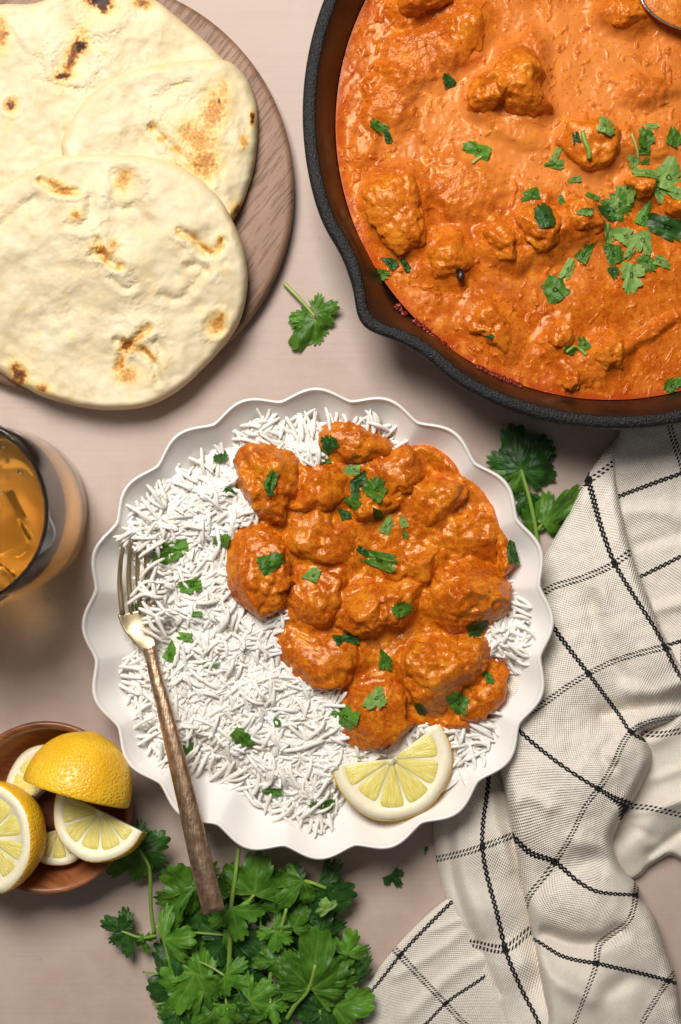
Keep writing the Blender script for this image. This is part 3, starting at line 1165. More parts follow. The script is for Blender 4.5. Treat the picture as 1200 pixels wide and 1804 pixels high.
def build_plate():
    root_r = np.concatenate([np.linspace(0.0001, 0.068, 10), np.linspace(0.072, RP - 0.002, 44)])
    top = [(r, plate_floor(r)) for r in root_r]
    lipr = 0.0019
    lip = [(RP - 0.002 + lipr * math.sin(t), ZP - 0.0008 + lipr * (math.cos(t) - 1) * 1.0 + 0.0006) for t in np.linspace(0.2, PI, 9)]
    bot = [(r, plate_floor(r) - 0.0048) for r in np.linspace(RP - 0.004, 0.078, 26)]
    foot = [(0.074, 0.0035), (0.072, 0.0), (0.066, 0.0), (0.064, 0.0022), (0.0001, 0.0022)]
    prof = top + lip + bot + foot

    def fl(rr, zz, th):
        s = scallop(th)
        wgt = sstep(0.074, RP, rr)
        dr = (s - 0.62) * 0.0048 * wgt
        dz = (s - 0.5) * 0.0016 * wgt - (s - 0.5) * 0.0042 * np.sin(np.clip((rr - 0.078) / (RP - 0.078), 0, 1) * PI)
        return rr + dr, np.where(zz <= 0.0036, zz, zz + dz * (zz > 0.0063))

    V, F = lathe(prof, 720, CP, fl)
    o = obj('plate', V, F, MCER)
    tag(o, 'white ceramic plate with a scalloped fluted rim', 'plate')


build_plate()

# ------------------------------------------------------------------ rice
RICE_POLY = closed_curve([(455, 738), (520, 745), (600, 742), (650, 742), (720, 800), (800, 860), (850, 930), (880, 1010), (904, 1045), (926, 1110), (918, 1150), (880, 1190), (862, 1260), (842, 1300), (835, 1335),
                          (790, 1390), (700, 1420), (610, 1420), (570, 1445), (520, 1440), (450, 1400), (380, 1352), (290, 1335), (255, 1280), (228, 1210), (232, 1120), (214, 1060), (216, 985),
                          (236, 920), (290, 860), (360, 815), (420, 780)], 5)


def rice_h(x, y):
    d, ins = polydist(RICE_POLY, x, y)
    d = np.where(ins, d, -d)
    t = np.clip(d / 150, 0, 1)
    v = W(x, y, 0.02)
    fl = plate_floor(np.hypot(v[:, 0] - CP[0], v[:, 1] - CP[1]))
    h = np.maximum(fl, 0.0062) + 0.0035 * sstep(-4, 14, d) + 0.0155 * np.sqrt(np.clip(1 - (1 - t) ** 2, 0, 1)) * sstep(0, 60, d)
    h = h + 0.0078 * fbm(np.stack([x / 55, y / 55, 0 * x + 2], -1), 3) * sstep(5, 50, d)
    return np.minimum(h, np.maximum(fl + 0.003, 0.0275 + 0.003 * fbm(np.stack([x / 50, y / 50, 0 * x + 2], -1), 2))), d


CURRY_POLY = closed_curve([(556, 768), (580, 745), (640, 752), (700, 782), (760, 783), (815, 822), (855, 868), (886, 920), (900, 970), (893, 1030), (893, 1085), (872, 1115), (862, 1150), (890, 1165),
                           (890, 1200), (872, 1250), (840, 1288), (790, 1290), (740, 1285), (690, 1316), (630, 1312), (602, 1290), (600, 1250), (570, 1228), (535, 1200), (500, 1170),
                           (483, 1135), (490, 1095), (455, 1085), (415, 1065), (400, 1010), (402, 965), (420, 930), (450, 912), (425, 875), (412, 840), (440, 795), (500, 785), (548, 810)], 5)

PLATE_CHK = [
    ([(408, 840), (423, 803), (450, 781), (495, 781), (535, 798), (552, 828), (547, 857), (520, 885), (505, 917), (475, 919), (448, 907), (436, 880), (413, 865)],
     0.0170, 'large rounded chicken piece at the upper left of the plate, by the rice'),
    ([(548, 825), (590, 822), (617, 842), (623, 865), (602, 897), (560, 905), (510, 918), (512, 880)],
     0.0120, 'smooth chicken piece just right of the large upper left one'),
    ([(398, 970), (423, 928), (470, 922), (502, 948), (507, 1000), (517, 1030), (512, 1057), (475, 1085), (430, 1082), (401, 1050), (400, 1010)],
     0.0175, 'big smooth chicken piece at the left with a round cilantro leaf'),
    ([(493, 940), (520, 903), (580, 898), (630, 925), (647, 960), (632, 1000), (590, 1003), (545, 992), (508, 975)],
     0.0120, 'low sauced chicken piece in the middle left of the curry'),
    ([(552, 768), (580, 742), (620, 748), (680, 758), (707, 783), (702, 802), (650, 812), (590, 807), (560, 792)],
     0.0095, 'long chicken piece at the top edge of the plate'),
    ([(638, 822), (680, 798), (725, 779), (742, 803), (752, 840), (727, 862), (705, 877), (663, 872)],
     0.0125, 'chicken piece below the top edge, right of the cilantro cluster'),
    ([(618, 872), (658, 858), (707, 880), (682, 907), (650, 920), (623, 902)],
     0.0125, 'small chicken piece under the cilantro cluster'),
    ([(723, 882), (738, 850), (775, 836), (817, 843), (823, 870), (803, 897), (780, 922), (750, 924), (728, 907)],
     0.0130, 'chicken piece at the upper right of the plate'),
    ([(773, 950), (803, 903), (845, 888), (877, 913), (887, 960), (882, 1002), (830, 988)],
     0.0090, 'low sauce covered chicken piece at the right of the plate'),
    ([(513, 1020), (545, 998), (607, 1003), (605, 1050), (592, 1092), (545, 1127), (503, 1092)],
     0.0120, 'chicken piece in the shade between the left and middle pieces'),
    ([(598, 1040), (640, 1022), (700, 1016), (748, 1028), (743, 1067), (727, 1097), (660, 1120), (605, 1114), (586, 1085)],
     0.0165, 'bright chicken piece in the centre of the plate with a leaf at right'),
    ([(643, 978), (690, 995), (770, 960), (785, 980), (745, 1027), (660, 1022)],
     0.0115, 'flat chicken ridge under the long dark cilantro strip'),
    ([(745, 1040), (778, 1008), (830, 986), (872, 1003), (893, 1040), (890, 1082), (867, 1107), (810, 1113), (763, 1097), (742, 1075)],
     0.0180, 'large chicken piece at the right side of the plate, yellow on top'),
    ([(480, 1125), (500, 1098), (545, 1122), (590, 1118), (645, 1133), (657, 1165), (617, 1192), (575, 1227), (545, 1207), (503, 1177)],
     0.0130, 'long chicken piece along the lower left edge of the curry'),
    ([(688, 1160), (730, 1128), (780, 1122), (845, 1122), (863, 1150), (848, 1203), (822, 1212), (803, 1254), (760, 1256), (718, 1239), (703, 1200)],
     0.0180, 'large chicken piece above the lemon slice with a torn leaf'),
    ([(603, 1297), (602, 1245), (630, 1213), (680, 1203), (707, 1218), (713, 1260), (742, 1275), (722, 1302), (680, 1319), (640, 1313)],
     0.0165, 'chicken piece touching the left end of the lemon slice'),
    ([(795, 1252), (825, 1207), (855, 1153), (885, 1153), (893, 1190), (877, 1242), (847, 1272), (825, 1297), (788, 1287)],
     0.0125, 'lowest right chicken piece, right of the lemon slice'),
    ([(878, 960), (900, 958), (908, 980), (902, 1012), (883, 1017)],
     0.0090, 'small chicken nub on the far right rim of the curry'),
]
ZC = 0.0225


def curry_h(x, y, d):
    h, _ = rice_h(x, y)
    base = np.minimum(h + 0.001, 0.024)
    h2 = base - 0.0012 + 0.0040 * np.sqrt(np.clip(1 - (1 - np.clip(d / 16, 0, 1)) ** 2, 0, 1))
    for ol, top, lab in PLATE_CHK:
        dd, ins = polydist(ol, x, y)
        dd = np.where(ins, -dd, dd)
        h2 = h2 + top * 0.31 * (1 - sstep(-16, 10, dd)) * sstep(0, 14, d)
    h2 = h2 + 0.0016 * fbm(np.stack([x / 35, y / 35, 0 * x + 6], -1), 3) * sstep(0, 12, d)
    return h2


def build_curry():
    x, y, d, F = sheet2d(CURRY_POLY, 2.6)
    V = W(x, y, curry_h(x, y, d) - 0.002 * (d < 0.5))
    V[:, 2] += pulp(V, 1.0) * sstep(0, 6, d)
    o = obj('curry_sauce', V, F, MCHK, attrs={'cream': 0.22 * sstep(0, 0.5, fbm(V / 0.02, 2)), 'oil': 0.25 * (1 - sstep(0, 16, d)), 'grain': np.full(len(V), 0.8)})
    tag(o, 'thick orange curry sauce spooned over the rice on the plate', 'sauce')
    register(V, F)
    for k, (ol, top, lab) in enumerate(PLATE_CHK):
        c = np.mean(ol, 0)
        hb, _ = rice_h(np.array([c[0]]), np.array([c[1]]))
        zc = min(ZC, max(float(hb[0]), 0.017)) + 0.001
        chunk(ol, zc, top * 1.12, MCHK, lab, 'chicken pieces on the plate', 31.7 + k * 2.3, 2.4, sub=6 if top > 0.016 else 5, oil=0.12, grow=1.02)


build_curry()


def grain_mesh(L, wd, bend, seed):
    n, m = 7, 11
    t = np.sin(np.linspace(-1, 1, m) * PI / 2)
    path = np.stack([t * L / 2, bend * (1 - t ** 2) + 0.25 * bend * np.sin(t * 3), 0.3 * bend * np.sin(t * 2 + seed)], -1)
    rad = wd / 2 * np.clip(1 - np.abs(t) ** 5, 0, 1) ** 0.5 * (1 - 0.12 * t) * (1 + 0.08 * np.sin(3 * t + seed)) + 0.00012
    return tube(path, rad, n)


def build_rice():
    rg = np.random.default_rng(21)
    # mound below the loose grains
    x, y, d, F = sheet2d(RICE_POLY, 4)
    h, _ = rice_h(x, y)
    V = W(x, y, h - 0.0009 + 0.0004 * fbm(np.stack([x / 9, y / 9, 0 * x], -1), 2))
    c0 = w1(420, 1100, 0.007)
    root = empty('rice', c0, 'bed of white long grain rice on the left half of the plate', 'rice')
    obj('rice_bed', V, F, MRICE, root, kind='stuff')
    register(W(x, y, h + 0.0002), F)
    kinds = []
    for k in range(14):
        kinds.append(grain_mesh(0.0112 + 0.0056 * rg.random(), 0.0016 + 0.0006 * rg.random(), rg.normal() * 0.0020, k * 1.3))
    x0, y0 = RICE_POLY.min(0)
    x1, y1 = RICE_POLY.max(0)
    N = 22000
    gx = rg.uniform(x0 - 8, x1 + 8, N)
    gy = rg.uniform(y0 - 8, y1 + 8, N)
    h, d = rice_h(gx, gy)
    dc, ic = polydist(CURRY_POLY, gx, gy)
    dl = np.hypot(gx - 690, gy - 1338)
    keep = (d > -3) & ~(ic & (dc > 14)) & ~((dl < 124) & (gy > 1310 - 0.62 * (gx - 690)))
    keep &= (rg.random(N) < np.where(d < 12, 0.35, 1.0))
    keep &= ~((gx > 200) & (gx < 258) & (gy > 968) & (gy < 1140))
    gx, gy, h, d, dc, ic = [q[keep] for q in (gx, gy, h, d, dc, ic)]
    n = min(len(gx), 5400)
    gx, gy, h, d, dc, ic = [q[:n] for q in (gx, gy, h, d, dc, ic)]
    fa = fbm(np.stack([gx / 60, gy / 60, 0 * gx + 9], -1), 2) * 5.5
    yaw = fa + rg.normal(size=n) * 0.48 + rg.choice([0, 1.2], n, p=[0.82, 0.18])
    e_ = 9.0
    gxx = (rice_h(gx + e_, gy)[0] - rice_h(gx - e_, gy)[0]) / (2 * e_ * K)
    gyy = -(rice_h(gx, gy + e_)[0] - rice_h(gx, gy - e_)[0]) / (2 * e_ * K)
    pit = rg.normal(size=n) * 0.15 - np.clip(np.arctan(gxx * np.cos(yaw) + gyy * np.sin(yaw)), -0.6, 0.6)
    dz = rg.uniform(-0.0010, 0.0019, n) * sstep(-2, 20, d)
    dz -= 0.002 * ic * sstep(2, 10, dc)
    kd = rg.integers(0, 14, n)
    rol = rg.uniform(0, 2 * PI, n)
    mats, allV = [], []
    for i in range(n):
        p = W(gx[i], gy[i], h[i] + dz[i])
        m = Matrix.Translation(Vector(p)) @ Matrix.Rotation(yaw[i], 4, 'Z') @ Matrix.Rotation(pit[i], 4, 'Y') @ Matrix.Rotation(rol[i], 4, 'X')
        mats.append(m)
        A = np.array(m)
        V = kinds[kd[i]][0] @ A[:3, :3].T + A[:3, 3]
        fl = plate_floor(np.hypot(V[:, 0] - CP[0], V[:, 1] - CP[1])) - 0.0006
        low = (V[:, 2] - fl).min()
        if low < 0:
            V[:, 2] -= low
            m = Matrix.Translation((0, 0, -low)) @ m
            mats[-1] = m
        allV.append(V)
    # grains lying over the fork
    fx = np.concatenate([rg.uniform(222, 275, 20), rg.uniform(250, 275, 9), rg.uniform(262, 290, 12)])
    fy = np.concatenate([rg.uniform(935, 966, 20), rg.uniform(985, 1060, 7), rg.uniform(1030, 1120, 12)])
    for a, b in zip(fx, fy):
        p = W(a, b, 0.0335 + 0.003 * rg.random())
        k = int(rg.integers(0, 10))
        m = Matrix.Translation(Vector(p)) @ Matrix.Rotation(rg.normal() * 0.9, 4, 'Z') @ Matrix.Rotation(rg.normal() * 0.2, 4, 'Y') @ Matrix.Rotation(rg.random() * 6, 4, 'X')
        A = np.array(m)
        mats.append(m)
        allV.append(kinds[k][0] @ A[:3, :3].T + A[:3, 3])
        kd = np.append(kd, k)
    n = len(mats)
    # which grains show largest from above
    zb = {}
    for i in range(n):
        x, y = PX(allV[i])
        for a, b, z in zip((x / 3).astype(int), (y / 3).astype(int), allV[i][:, 2]):
            if z > zb.get((a, b), (0, 0))[0]:
                zb[(a, b)] = (z, i)
    cnt = np.zeros(n)
    for z, i in zb.values():
        cnt[i] += 1
    order = np.argsort(-cnt)
    top = order[:300]
    meshes = [mesh_np('rice_grain', kv, kf, MRICE) for kv, kf in kinds]
    T0 = Matrix.Translation(-c0)
    for i in top:
        o = bpy.data.objects.new('rice_grain', meshes[kd[i]])
        COL.objects.link(o)
        o.parent = root
        o.matrix_local = T0 @ mats[i]
    Vs, Q, T, k = [], [], [], 0
    for i in order[300:]:
        Vs.append(allV[i])
        Q.append(kinds[kd[i]][1][0] + k)
        T.append(kinds[kd[i]][1][1] + k)
        k += len(allV[i])
    obj('rice_grains', np.concatenate(Vs), [np.concatenate(Q), np.concatenate(T)], MRICE, root, kind='stuff')


build_rice()


# ------------------------------------------------------------------ lemon
def lemon_disc(root, frame, Rr, a0, a1, thick, nseg=10, rot=0.0, seed=0, dome=None, seg_lift=0.0):
    """cut face in the frame's xy plane at z=0; peel round the rim down to -thick. frame: 4x4 numpy"""
    def X(p):
        p = np.asarray(p, float)
        return p @ frame[:3, :3].T + frame[:3, 3]
    full = abs(a1 - a0) > 2 * PI - 1e-3
    n = 96
    th = np.linspace(a0, a1, n, endpoint=not full)
    wob = 1 + 0.012 * np.sin(3 * th + seed) + 0.008 * np.sin(7 * th + 2 * seed)
    Rp = Rr * wob

    def ring(f, z):
        return np.stack([Rp * f * np.cos(th), Rp * f * np.sin(th), np.full(n, z)], -1)
    b = 0.0012
    if dome is None:
        rows = [ring(0.975, 0.0001), ring(0.99, -b * 0.3), ring(1.0, -b), ring(1.0, -thick + b), ring(0.99, -thick + b * .3), ring(0.97, -thick)]
    else:
        rows = [ring(0.975, 0.0001), ring(0.99, -b * 0.3), ring(1.0, -b)]
        for t in np.linspace(0.06, 1, 26):
            f = math.cos(t * PI / 2) ** 0.9 if t < 1 else 0.004
            nip = 0.0012 * math.exp(-((1 - t) / 0.10) ** 2)
            rows.append(ring(max(f, 0.004), -b - dome * math.sin(t * PI / 2) - nip))
    Vp = np.concatenate(rows)
    obj('peel', X(Vp), grid_faces(len(rows), n, full), MPEEL, root)
    # pith body: face ring, core and cut sides
    zi = -0.0004
    rows = [ring(0.003, -0.0002), ring(0.10, -0.0002), ring(0.10, zi), ring(0.79, zi), ring(0.80, -0.0001), ring(0.976, 0.0), ring(0.972, -0.002)]
    if dome is None:
        rows += [ring(0.968, -thick * 0.5), ring(0.968, -thick + 0.0003), ring(0.003, -thick + 0.0003)]
    Vb = np.concatenate(rows)
    F = grid_faces(len(rows), n, full)
    if not full and dome is None:
        m = len(rows)
        s = np.arange(m) * n
        F = [F, np.array([list(s)]), np.array([list(s[::-1] + n - 1)])]
    obj('pith', X(Vb), F, MPITH, root)
    # segments
    k0 = np.arange(nseg * 2) * 2 * PI / nseg + rot - 2 * PI
    step = 2 * PI / nseg
    rg = np.random.default_rng(seed + 5)
    for s0 in k0:
        sa, sb = s0 + step * 0.02, s0 + step * 0.98
        sa, sb = max(sa, a0 + 0.02), min(sb, a1 - 0.012)
        if full and not (a0 - 1e-6 <= s0 < a1 - 1e-6):
            continue
        if sb - sa < 0.08:
            continue
        na, nr_ = 15, 13
        aa = np.linspace(0, 1, na)[None, :]
        tt = np.linspace(0, 1, nr_)[:, None]
        mid = (sa + sb) / 2
        rin, rout = 0.07, 0.79 + 0.012 * rg.normal()
        rr = rin + (rout - rin) * tt
        # rounded corners at the outer end, constant gap to the membranes
        half = (sb - sa) / 2
        corner = 1 - 0.16 * sstep(0.78, 1.0, tt) ** 2
        gap = np.clip(0.0032 / rr, 0, half * 0.8)
        ang = mid + (aa * 2 - 1) * np.maximum(half * corner - gap, 0.01)
        edge = np.minimum(np.minimum(aa, 1 - aa) * 5, 1) * np.minimum(np.minimum(tt * 6, (1 - tt) * 7), 1)
        z = zi - 0.0002 + (0.0007 + seg_lift + 0.0001 * rg.normal()) * np.sqrt(np.clip(1 - (1 - edge) ** 2, 0, 1))
        z = z + 0.00022 * perlin(np.stack([(ang * 24 + 0 * rr).ravel(), (rr * 9 + 0 * ang).ravel(), np.full(na * nr_, s0)], -1)).reshape(nr_, na) * edge
        P = np.stack([Rr * rr * np.cos(ang), Rr * rr * np.sin(ang), z], -1).reshape(-1, 3)
        obj('flesh_segment', X(P), grid_faces(nr_, na), MFLESH, root,
            attrs={'rad': np.broadcast_to(rr, (nr_, na)).ravel(), 'ang': np.broadcast_to(ang, (nr_, na)).ravel()})


def frame(center, normal, xdir=(1, 0, 0)):
    n = np.array(normal, float)
    n /= np.linalg.norm(n)
    x = np.array(xdir, float)
    x = x - n * (x @ n)
    x /= np.linalg.norm(x)
    y = np.cross(n, x)
    f = np.eye(4)
    f[:3, 0], f[:3, 1], f[:3, 2], f[:3, 3] = x, y, n, center
    return f


def lemons():
    # slice on the plate
    z = 0.031
    c = W(690, 1338, z)
    root = empty('lemon_slice', (c[0], c[1], z - 0.006), 'lemon slice cut past half on the plate below the chicken', 'lemon')
    fr = frame(c, (0.0, 0.08, 0.98))
    lemon_disc(root, fr, 107 * K * (CAM - z) / CAM, R(-174), R(36), 0.0065, 10, R(0.5), 1)
    IV, IF = ico(2)
    v = IV * np.array([0.0008, 0.0017, 0.0006])
    obj('seed', v + W(694, 1340, z + 0.0006), IF, MSEED, root)

    # big half showing its peel
    z = 0.040
    Rh = 96 * K * (CAM - z) / CAM
    c = W(134, 1398, z)
    root = empty('lemon_half', (c[0], c[1], z - 0.026), 'half lemon resting peel up on top of the pile in the wooden bowl', 'lemon', 'lemons in the wooden bowl')
    lemon_disc(root, frame(c, (-0.26, -0.93, 0.16), (0.95, -0.3, 0)), Rh, 0, 2 * PI, 0, 10, 0.2, 3, dome=0.029)
    # left half, cut face up
    z = 0.038
    c = W(-22, 1476, z)
    root = empty('lemon_half', (c[0], c[1], z - 0.028), 'half lemon with juicy cut face up at the left picture edge', 'lemon', 'lemons in the wooden bowl')
    lemon_disc(root, frame(c, (-0.42, 0.05, 0.88), (1, 0, 0)), 98 * K * (CAM - z) / CAM, 0, 2 * PI, 0, 10, 0.1, 5, dome=0.028)
    # half slice in front
    z = 0.037
    c = W(177, 1430, z)
    root = empty('lemon_wedge', (c[0], c[1], z - 0.012), 'thick half moon lemon wedge below the big peel in the wooden bowl', 'lemon', 'lemons in the wooden bowl')
    lemon_disc(root, frame(c, (-0.06, 0.24, 0.95)), 86 * K * (CAM - z) / CAM, R(-206), R(-25), 0.012, 10, R(20), 7)
    # slice behind, upper left
    z = 0.024
    c = W(72, 1388, z)
    root = empty('lemon_slice', (c[0], c[1], z - 0.006), 'pale lemon slice peeking out behind the two halves in the bowl', 'lemon', 'lemons in the wooden bowl')
    lemon_disc(root, frame(c, (-0.35, 0.25, 0.90)), 76 * K * (CAM - z) / CAM, R(20), R(215), 0.008, 10, R(5), 9)
    # lowest wedge under the half moon
    z = 0.021
    c = W(103, 1462, z)
    root = empty('lemon_wedge', (c[0], c[1], z - 0.008), 'lowest lemon piece under the half moon wedge in the wooden bowl', 'lemon', 'lemons in the wooden bowl')
    lemon_disc(root, frame(c, (0.25, 0.20, 0.95)), 62 * K * (CAM - z) / CAM, R(-165), R(15), 0.009, 10, R(5), 11)


lemons()

# ------------------------------------------------------------------ wooden bowl
def build_bowl():
    zr = 0.030
    c = W(80, 1424, zr)[:2]
    r = 154 * K * (CAM - zr) / CAM
    out = [(0.0001, 0), (r * 0.5, 0), (r * 0.58, 0.0015), (r * 0.76, 0.009), (r * 0.92, 0.020), (r - 0.0004, zr - 0.002), (r - 0.0006, zr - 0.0005), (r - 0.0016, zr)]
    inn = [(r - 0.0030, zr - 0.0003), (r - 0.0042, zr - 0.002), (r * 0.86, 0.020), (r * 0.70, 0.011), (r * 0.48, 0.0062), (0.0001, 0.0055)]
    pr = np.array(out + inn)
    V, F = lathe(pr, 128, c)
    o = obj('wooden_bowl', V, F, MBOWL)
    tag(o, 'small reddish brown wooden bowl holding cut lemons', 'bowl')


build_bowl()

# ------------------------------------------------------------------ glass of tea with ice
def build_glass():
    H = 0.101
    c = W(14, 895, 0.0)[:2]
    cr = W(-85, 909, H)[:2]
    c = (c + cr) / 2
    r = 0.0437
    tw = 0.0019
    out = [(0.0001, 0.0016), (r - 0.014, 0.0012), (r - 0.009, 0.0005), (r - 0.0035, 0.0008), (r - 0.0012, 0.0028), (r - 0.0003, 0.007), (r, 0.020), (r, H - 0.001)]
    lip = [(r - tw / 2 + tw / 2 * math.cos(t), H - 0.001 + tw / 2 * math.sin(t)) for t in np.linspace(0.2, PI - 0.2, 7)]
    inn = [(r - tw, H - 0.001), (r - tw, 0.032), (r - tw - 0.0015, 0.016), (r - 0.009, 0.0115), (r - 0.018, 0.0098), (0.0001, 0.0095)]
    V, F = lathe(out + lip + inn, 128, c)
    o = obj('drinking_glass', V, F, MGLASS)
    tag(o, 'clear tumbler of iced tea at the left edge of the picture', 'glass')
    # tea: overlaps the inner wall by a hair
    e = 0.00015
    zt = 0.0865
    tea = [(0.0001, 0.0095 - e), (r - 0.018, 0.0098 - e), (r - 0.009 + e, 0.0115 - e), (r - tw - 0.0015 + e, 0.016), (r - tw + e, 0.032), (r - tw + e, zt + 0.0008),
           (r - tw - 0.0012, zt + 0.0001), (r - 0.008, zt), (r * 0.5, zt), (0.0001, zt)]
    V, F = lathe(tea, 128, c)
    o = obj('iced_tea', V, F, MTEA)
    tag(o, 'amber iced tea filling the tumbler', 'drink')

    def cube(px, py, z, s, rot, lab):
        bm = bmesh.new()
        bmesh.ops.create_cube(bm, size=1.0)
        bmesh.ops.bevel(bm, geom=bm.edges[:], offset=0.12, segments=3, profile=0.6, affect='EDGES')
        bmesh.ops.triangulate(bm, faces=bm.faces[:])
        bmesh.ops.subdivide_edges(bm, edges=bm.edges[:], cuts=2, use_grid_fill=True)
        V = np.array([v.co[:] for v in bm.verts])
        F = []
        bm.verts.ensure_lookup_table()
        bmesh.ops.triangulate(bm, faces=bm.faces[:])
        F = np.array([[v.index for v in f.verts] for f in bm.faces])
        V = np.array([v.co[:] for v in bm.verts])
        bm.free()
        V = V * np.array(s)
        V += 0.0007 * np.stack([perlin(V / 0.009 + k * 13) for k in range(3)], -1)
        rm = np.array(Matrix.Rotation(R(rot[2]), 3, 'Z') @ Matrix.Rotation(R(rot[0]), 3, 'X') @ Matrix.Rotation(R(rot[1]), 3, 'Y'))
        V = V @ rm.T + W(px, py, z)
        o = obj('ice_cube', V, F, MICE, smooth=True)
        tag(o, lab, 'ice', 'ice cubes in the tea')
    cube(-20, 935, 0.0785, (0.034, 0.028, 0.024), (8, -6, 24), 'large ice cube floating across the middle of the tea')
    cube(-30, 1030, 0.076, (0.026, 0.020, 0.022), (-14, 10, 60), 'smaller ice cube at the lower side of the tea')
    cube(-100, 850, 0.077, (0.026, 0.026, 0.024), (12, 5, 10), 'ice cube at the upper left of the tea')
    # bubbles
    IV, IF = ico(2)
    for q, (bx, by, rr, lab) in enumerate([(6, 785, 0.0013, 'uppermost bubble on the dark side of the tea'), (14, 812, 0.0011, 'bubble in the middle of the bubble group on the tea'),
                                           (36, 831, 0.0012, 'rightmost bubble on the dark side of the tea'), (13, 841, 0.0010, 'lowest bubble on the dark side of the tea')]):
        o = obj('bubble', IV * rr + W(bx, by, zt + rr * 0.2), IF, MGLASS)
        tag(o, lab, 'bubble', 'bubbles on the tea')


build_glass()

# ------------------------------------------------------------------ fork
def build_fork():
    root = empty('fork', w1(262, 1150, 0.030), 'champagne metal fork with hammered bronze handle lying across the plate rim', 'fork')
    # handle: roof shaped bar
    pts = [(262, 1140, 0.0335, 15), (268, 1165, 0.0345, 12), (276, 1200, 0.0360, 13), (292, 1260, 0.0385, 15), (313, 1345, 0.0412, 18), (335, 1435, 0.0434, 20), (356, 1525, 0.0450, 22), (377, 1606, 0.0462, 22)]
    pa = catmull(pts, 10)
    P = np.array([W(a, b, z) for a, b, z, _ in pa])
    wd = pa[:, 3] * K
    t = np.gradient(P, axis=0)
    t /= np.linalg.norm(t, axis=1)[:, None]
    s = np.cross(t, np.array([0, 0, 1.0]))
    s /= np.linalg.norm(s, axis=1)[:, None]
    u = np.cross(s, t)
    # cross-section (side, up)
    cs = [(-1.0, -0.10), (-0.93, 0.10), (-0.5, 0.30), (-0.05, 0.42), (0.12, 0.43), (0.6, 0.26), (0.95, 0.08), (1.0, -0.10), (0.6, -0.30), (-0.6, -0.30)]
    rows = []
    for i in range(len(P)):
        ham = 1 + 0.03 * math.sin(i * 1.9) + 0.02 * math.sin(i * 3.1)
        rows.append(np.array([P[i] + s[i] * a * wd[i] * 0.85 + u[i] * b * wd[i] * 0.85 * ham for a, b in cs]))
    n = len(cs)
    V = np.concatenate(rows)
    F = grid_faces(len(rows), n, True)
    caps4 = [np.array([list(range(n))[::-1]]), np.array([list(range((len(rows) - 1) * n, len(rows) * n))])]
    obj('handle', V, [F] + caps4, MHAND, root, smooth=True)
    # head: a dished blade, then tines
    hp = [(262, 1142, 0.0338, 13), (256, 1128, 0.0326, 17), (249, 1108, 0.0310, 24), (244, 1094, 0.0299, 28), (240, 1076, 0.0296, 30.5)]
    ha = catmull(hp, 6)
    HP = np.array([W(a, b, z) for a, b, z, _ in ha])
    hw = ha[:, 3] * K
    t = np.gradient(HP, axis=0)
    t /= np.linalg.norm(t, axis=1)[:, None]
    s = np.cross(t, np.array([0, 0, 1.0]))
    s /= np.linalg.norm(s, axis=1)[:, None]
    c = np.linspace(-1, 1, 17)
    top = HP[:, None] + s[:, None] * c[None, :, None] * hw[:, None, None]
    dish = sstep(15 * K, 30 * K, hw)
    top[:, :, 2] += (0.0030 * c[None] ** 2 * dish[:, None]) + 0.0006 * (1 - c[None] ** 2)
    bot = top.copy()
    bot[:, :, 2] -= 0.0018 * (1 - 0.6 * np.abs(c[None]) ** 3)
    ring = np.concatenate([top, bot[:, ::-1]], 1)
    m = ring.shape[1]
    obj('fork_head', ring.reshape(-1, 3), [grid_faces(len(HP), m, True), np.array([list(range((len(HP) - 1) * m, len(HP) * m))])], MGOLD, root)
    for k in range(4):
        f = -0.84 + 0.56 * k
        zc = 0.0030 * f * f
        tp = [(240 + f * 29, 1082, 0.0290 + zc, 4.8), (235.5 + f * 29, 1030, 0.0297 + zc, 4.5), (235 + f * 27, 995, 0.0312 + zc, 4.0), (237 + f * 24.5, 965, 0.0335 + zc * 0.8, 3.2), (239 + f * 23.5, 952, 0.0345 + zc * 0.7, 2.0)]
        ta = catmull(tp, 6)
        V, F = tube(np.array([W(a, b, z) for a, b, z, _ in ta]), ta[:, 3] * K, 10)
        obj('tine', V, F, MGOLD, root)


build_fork()

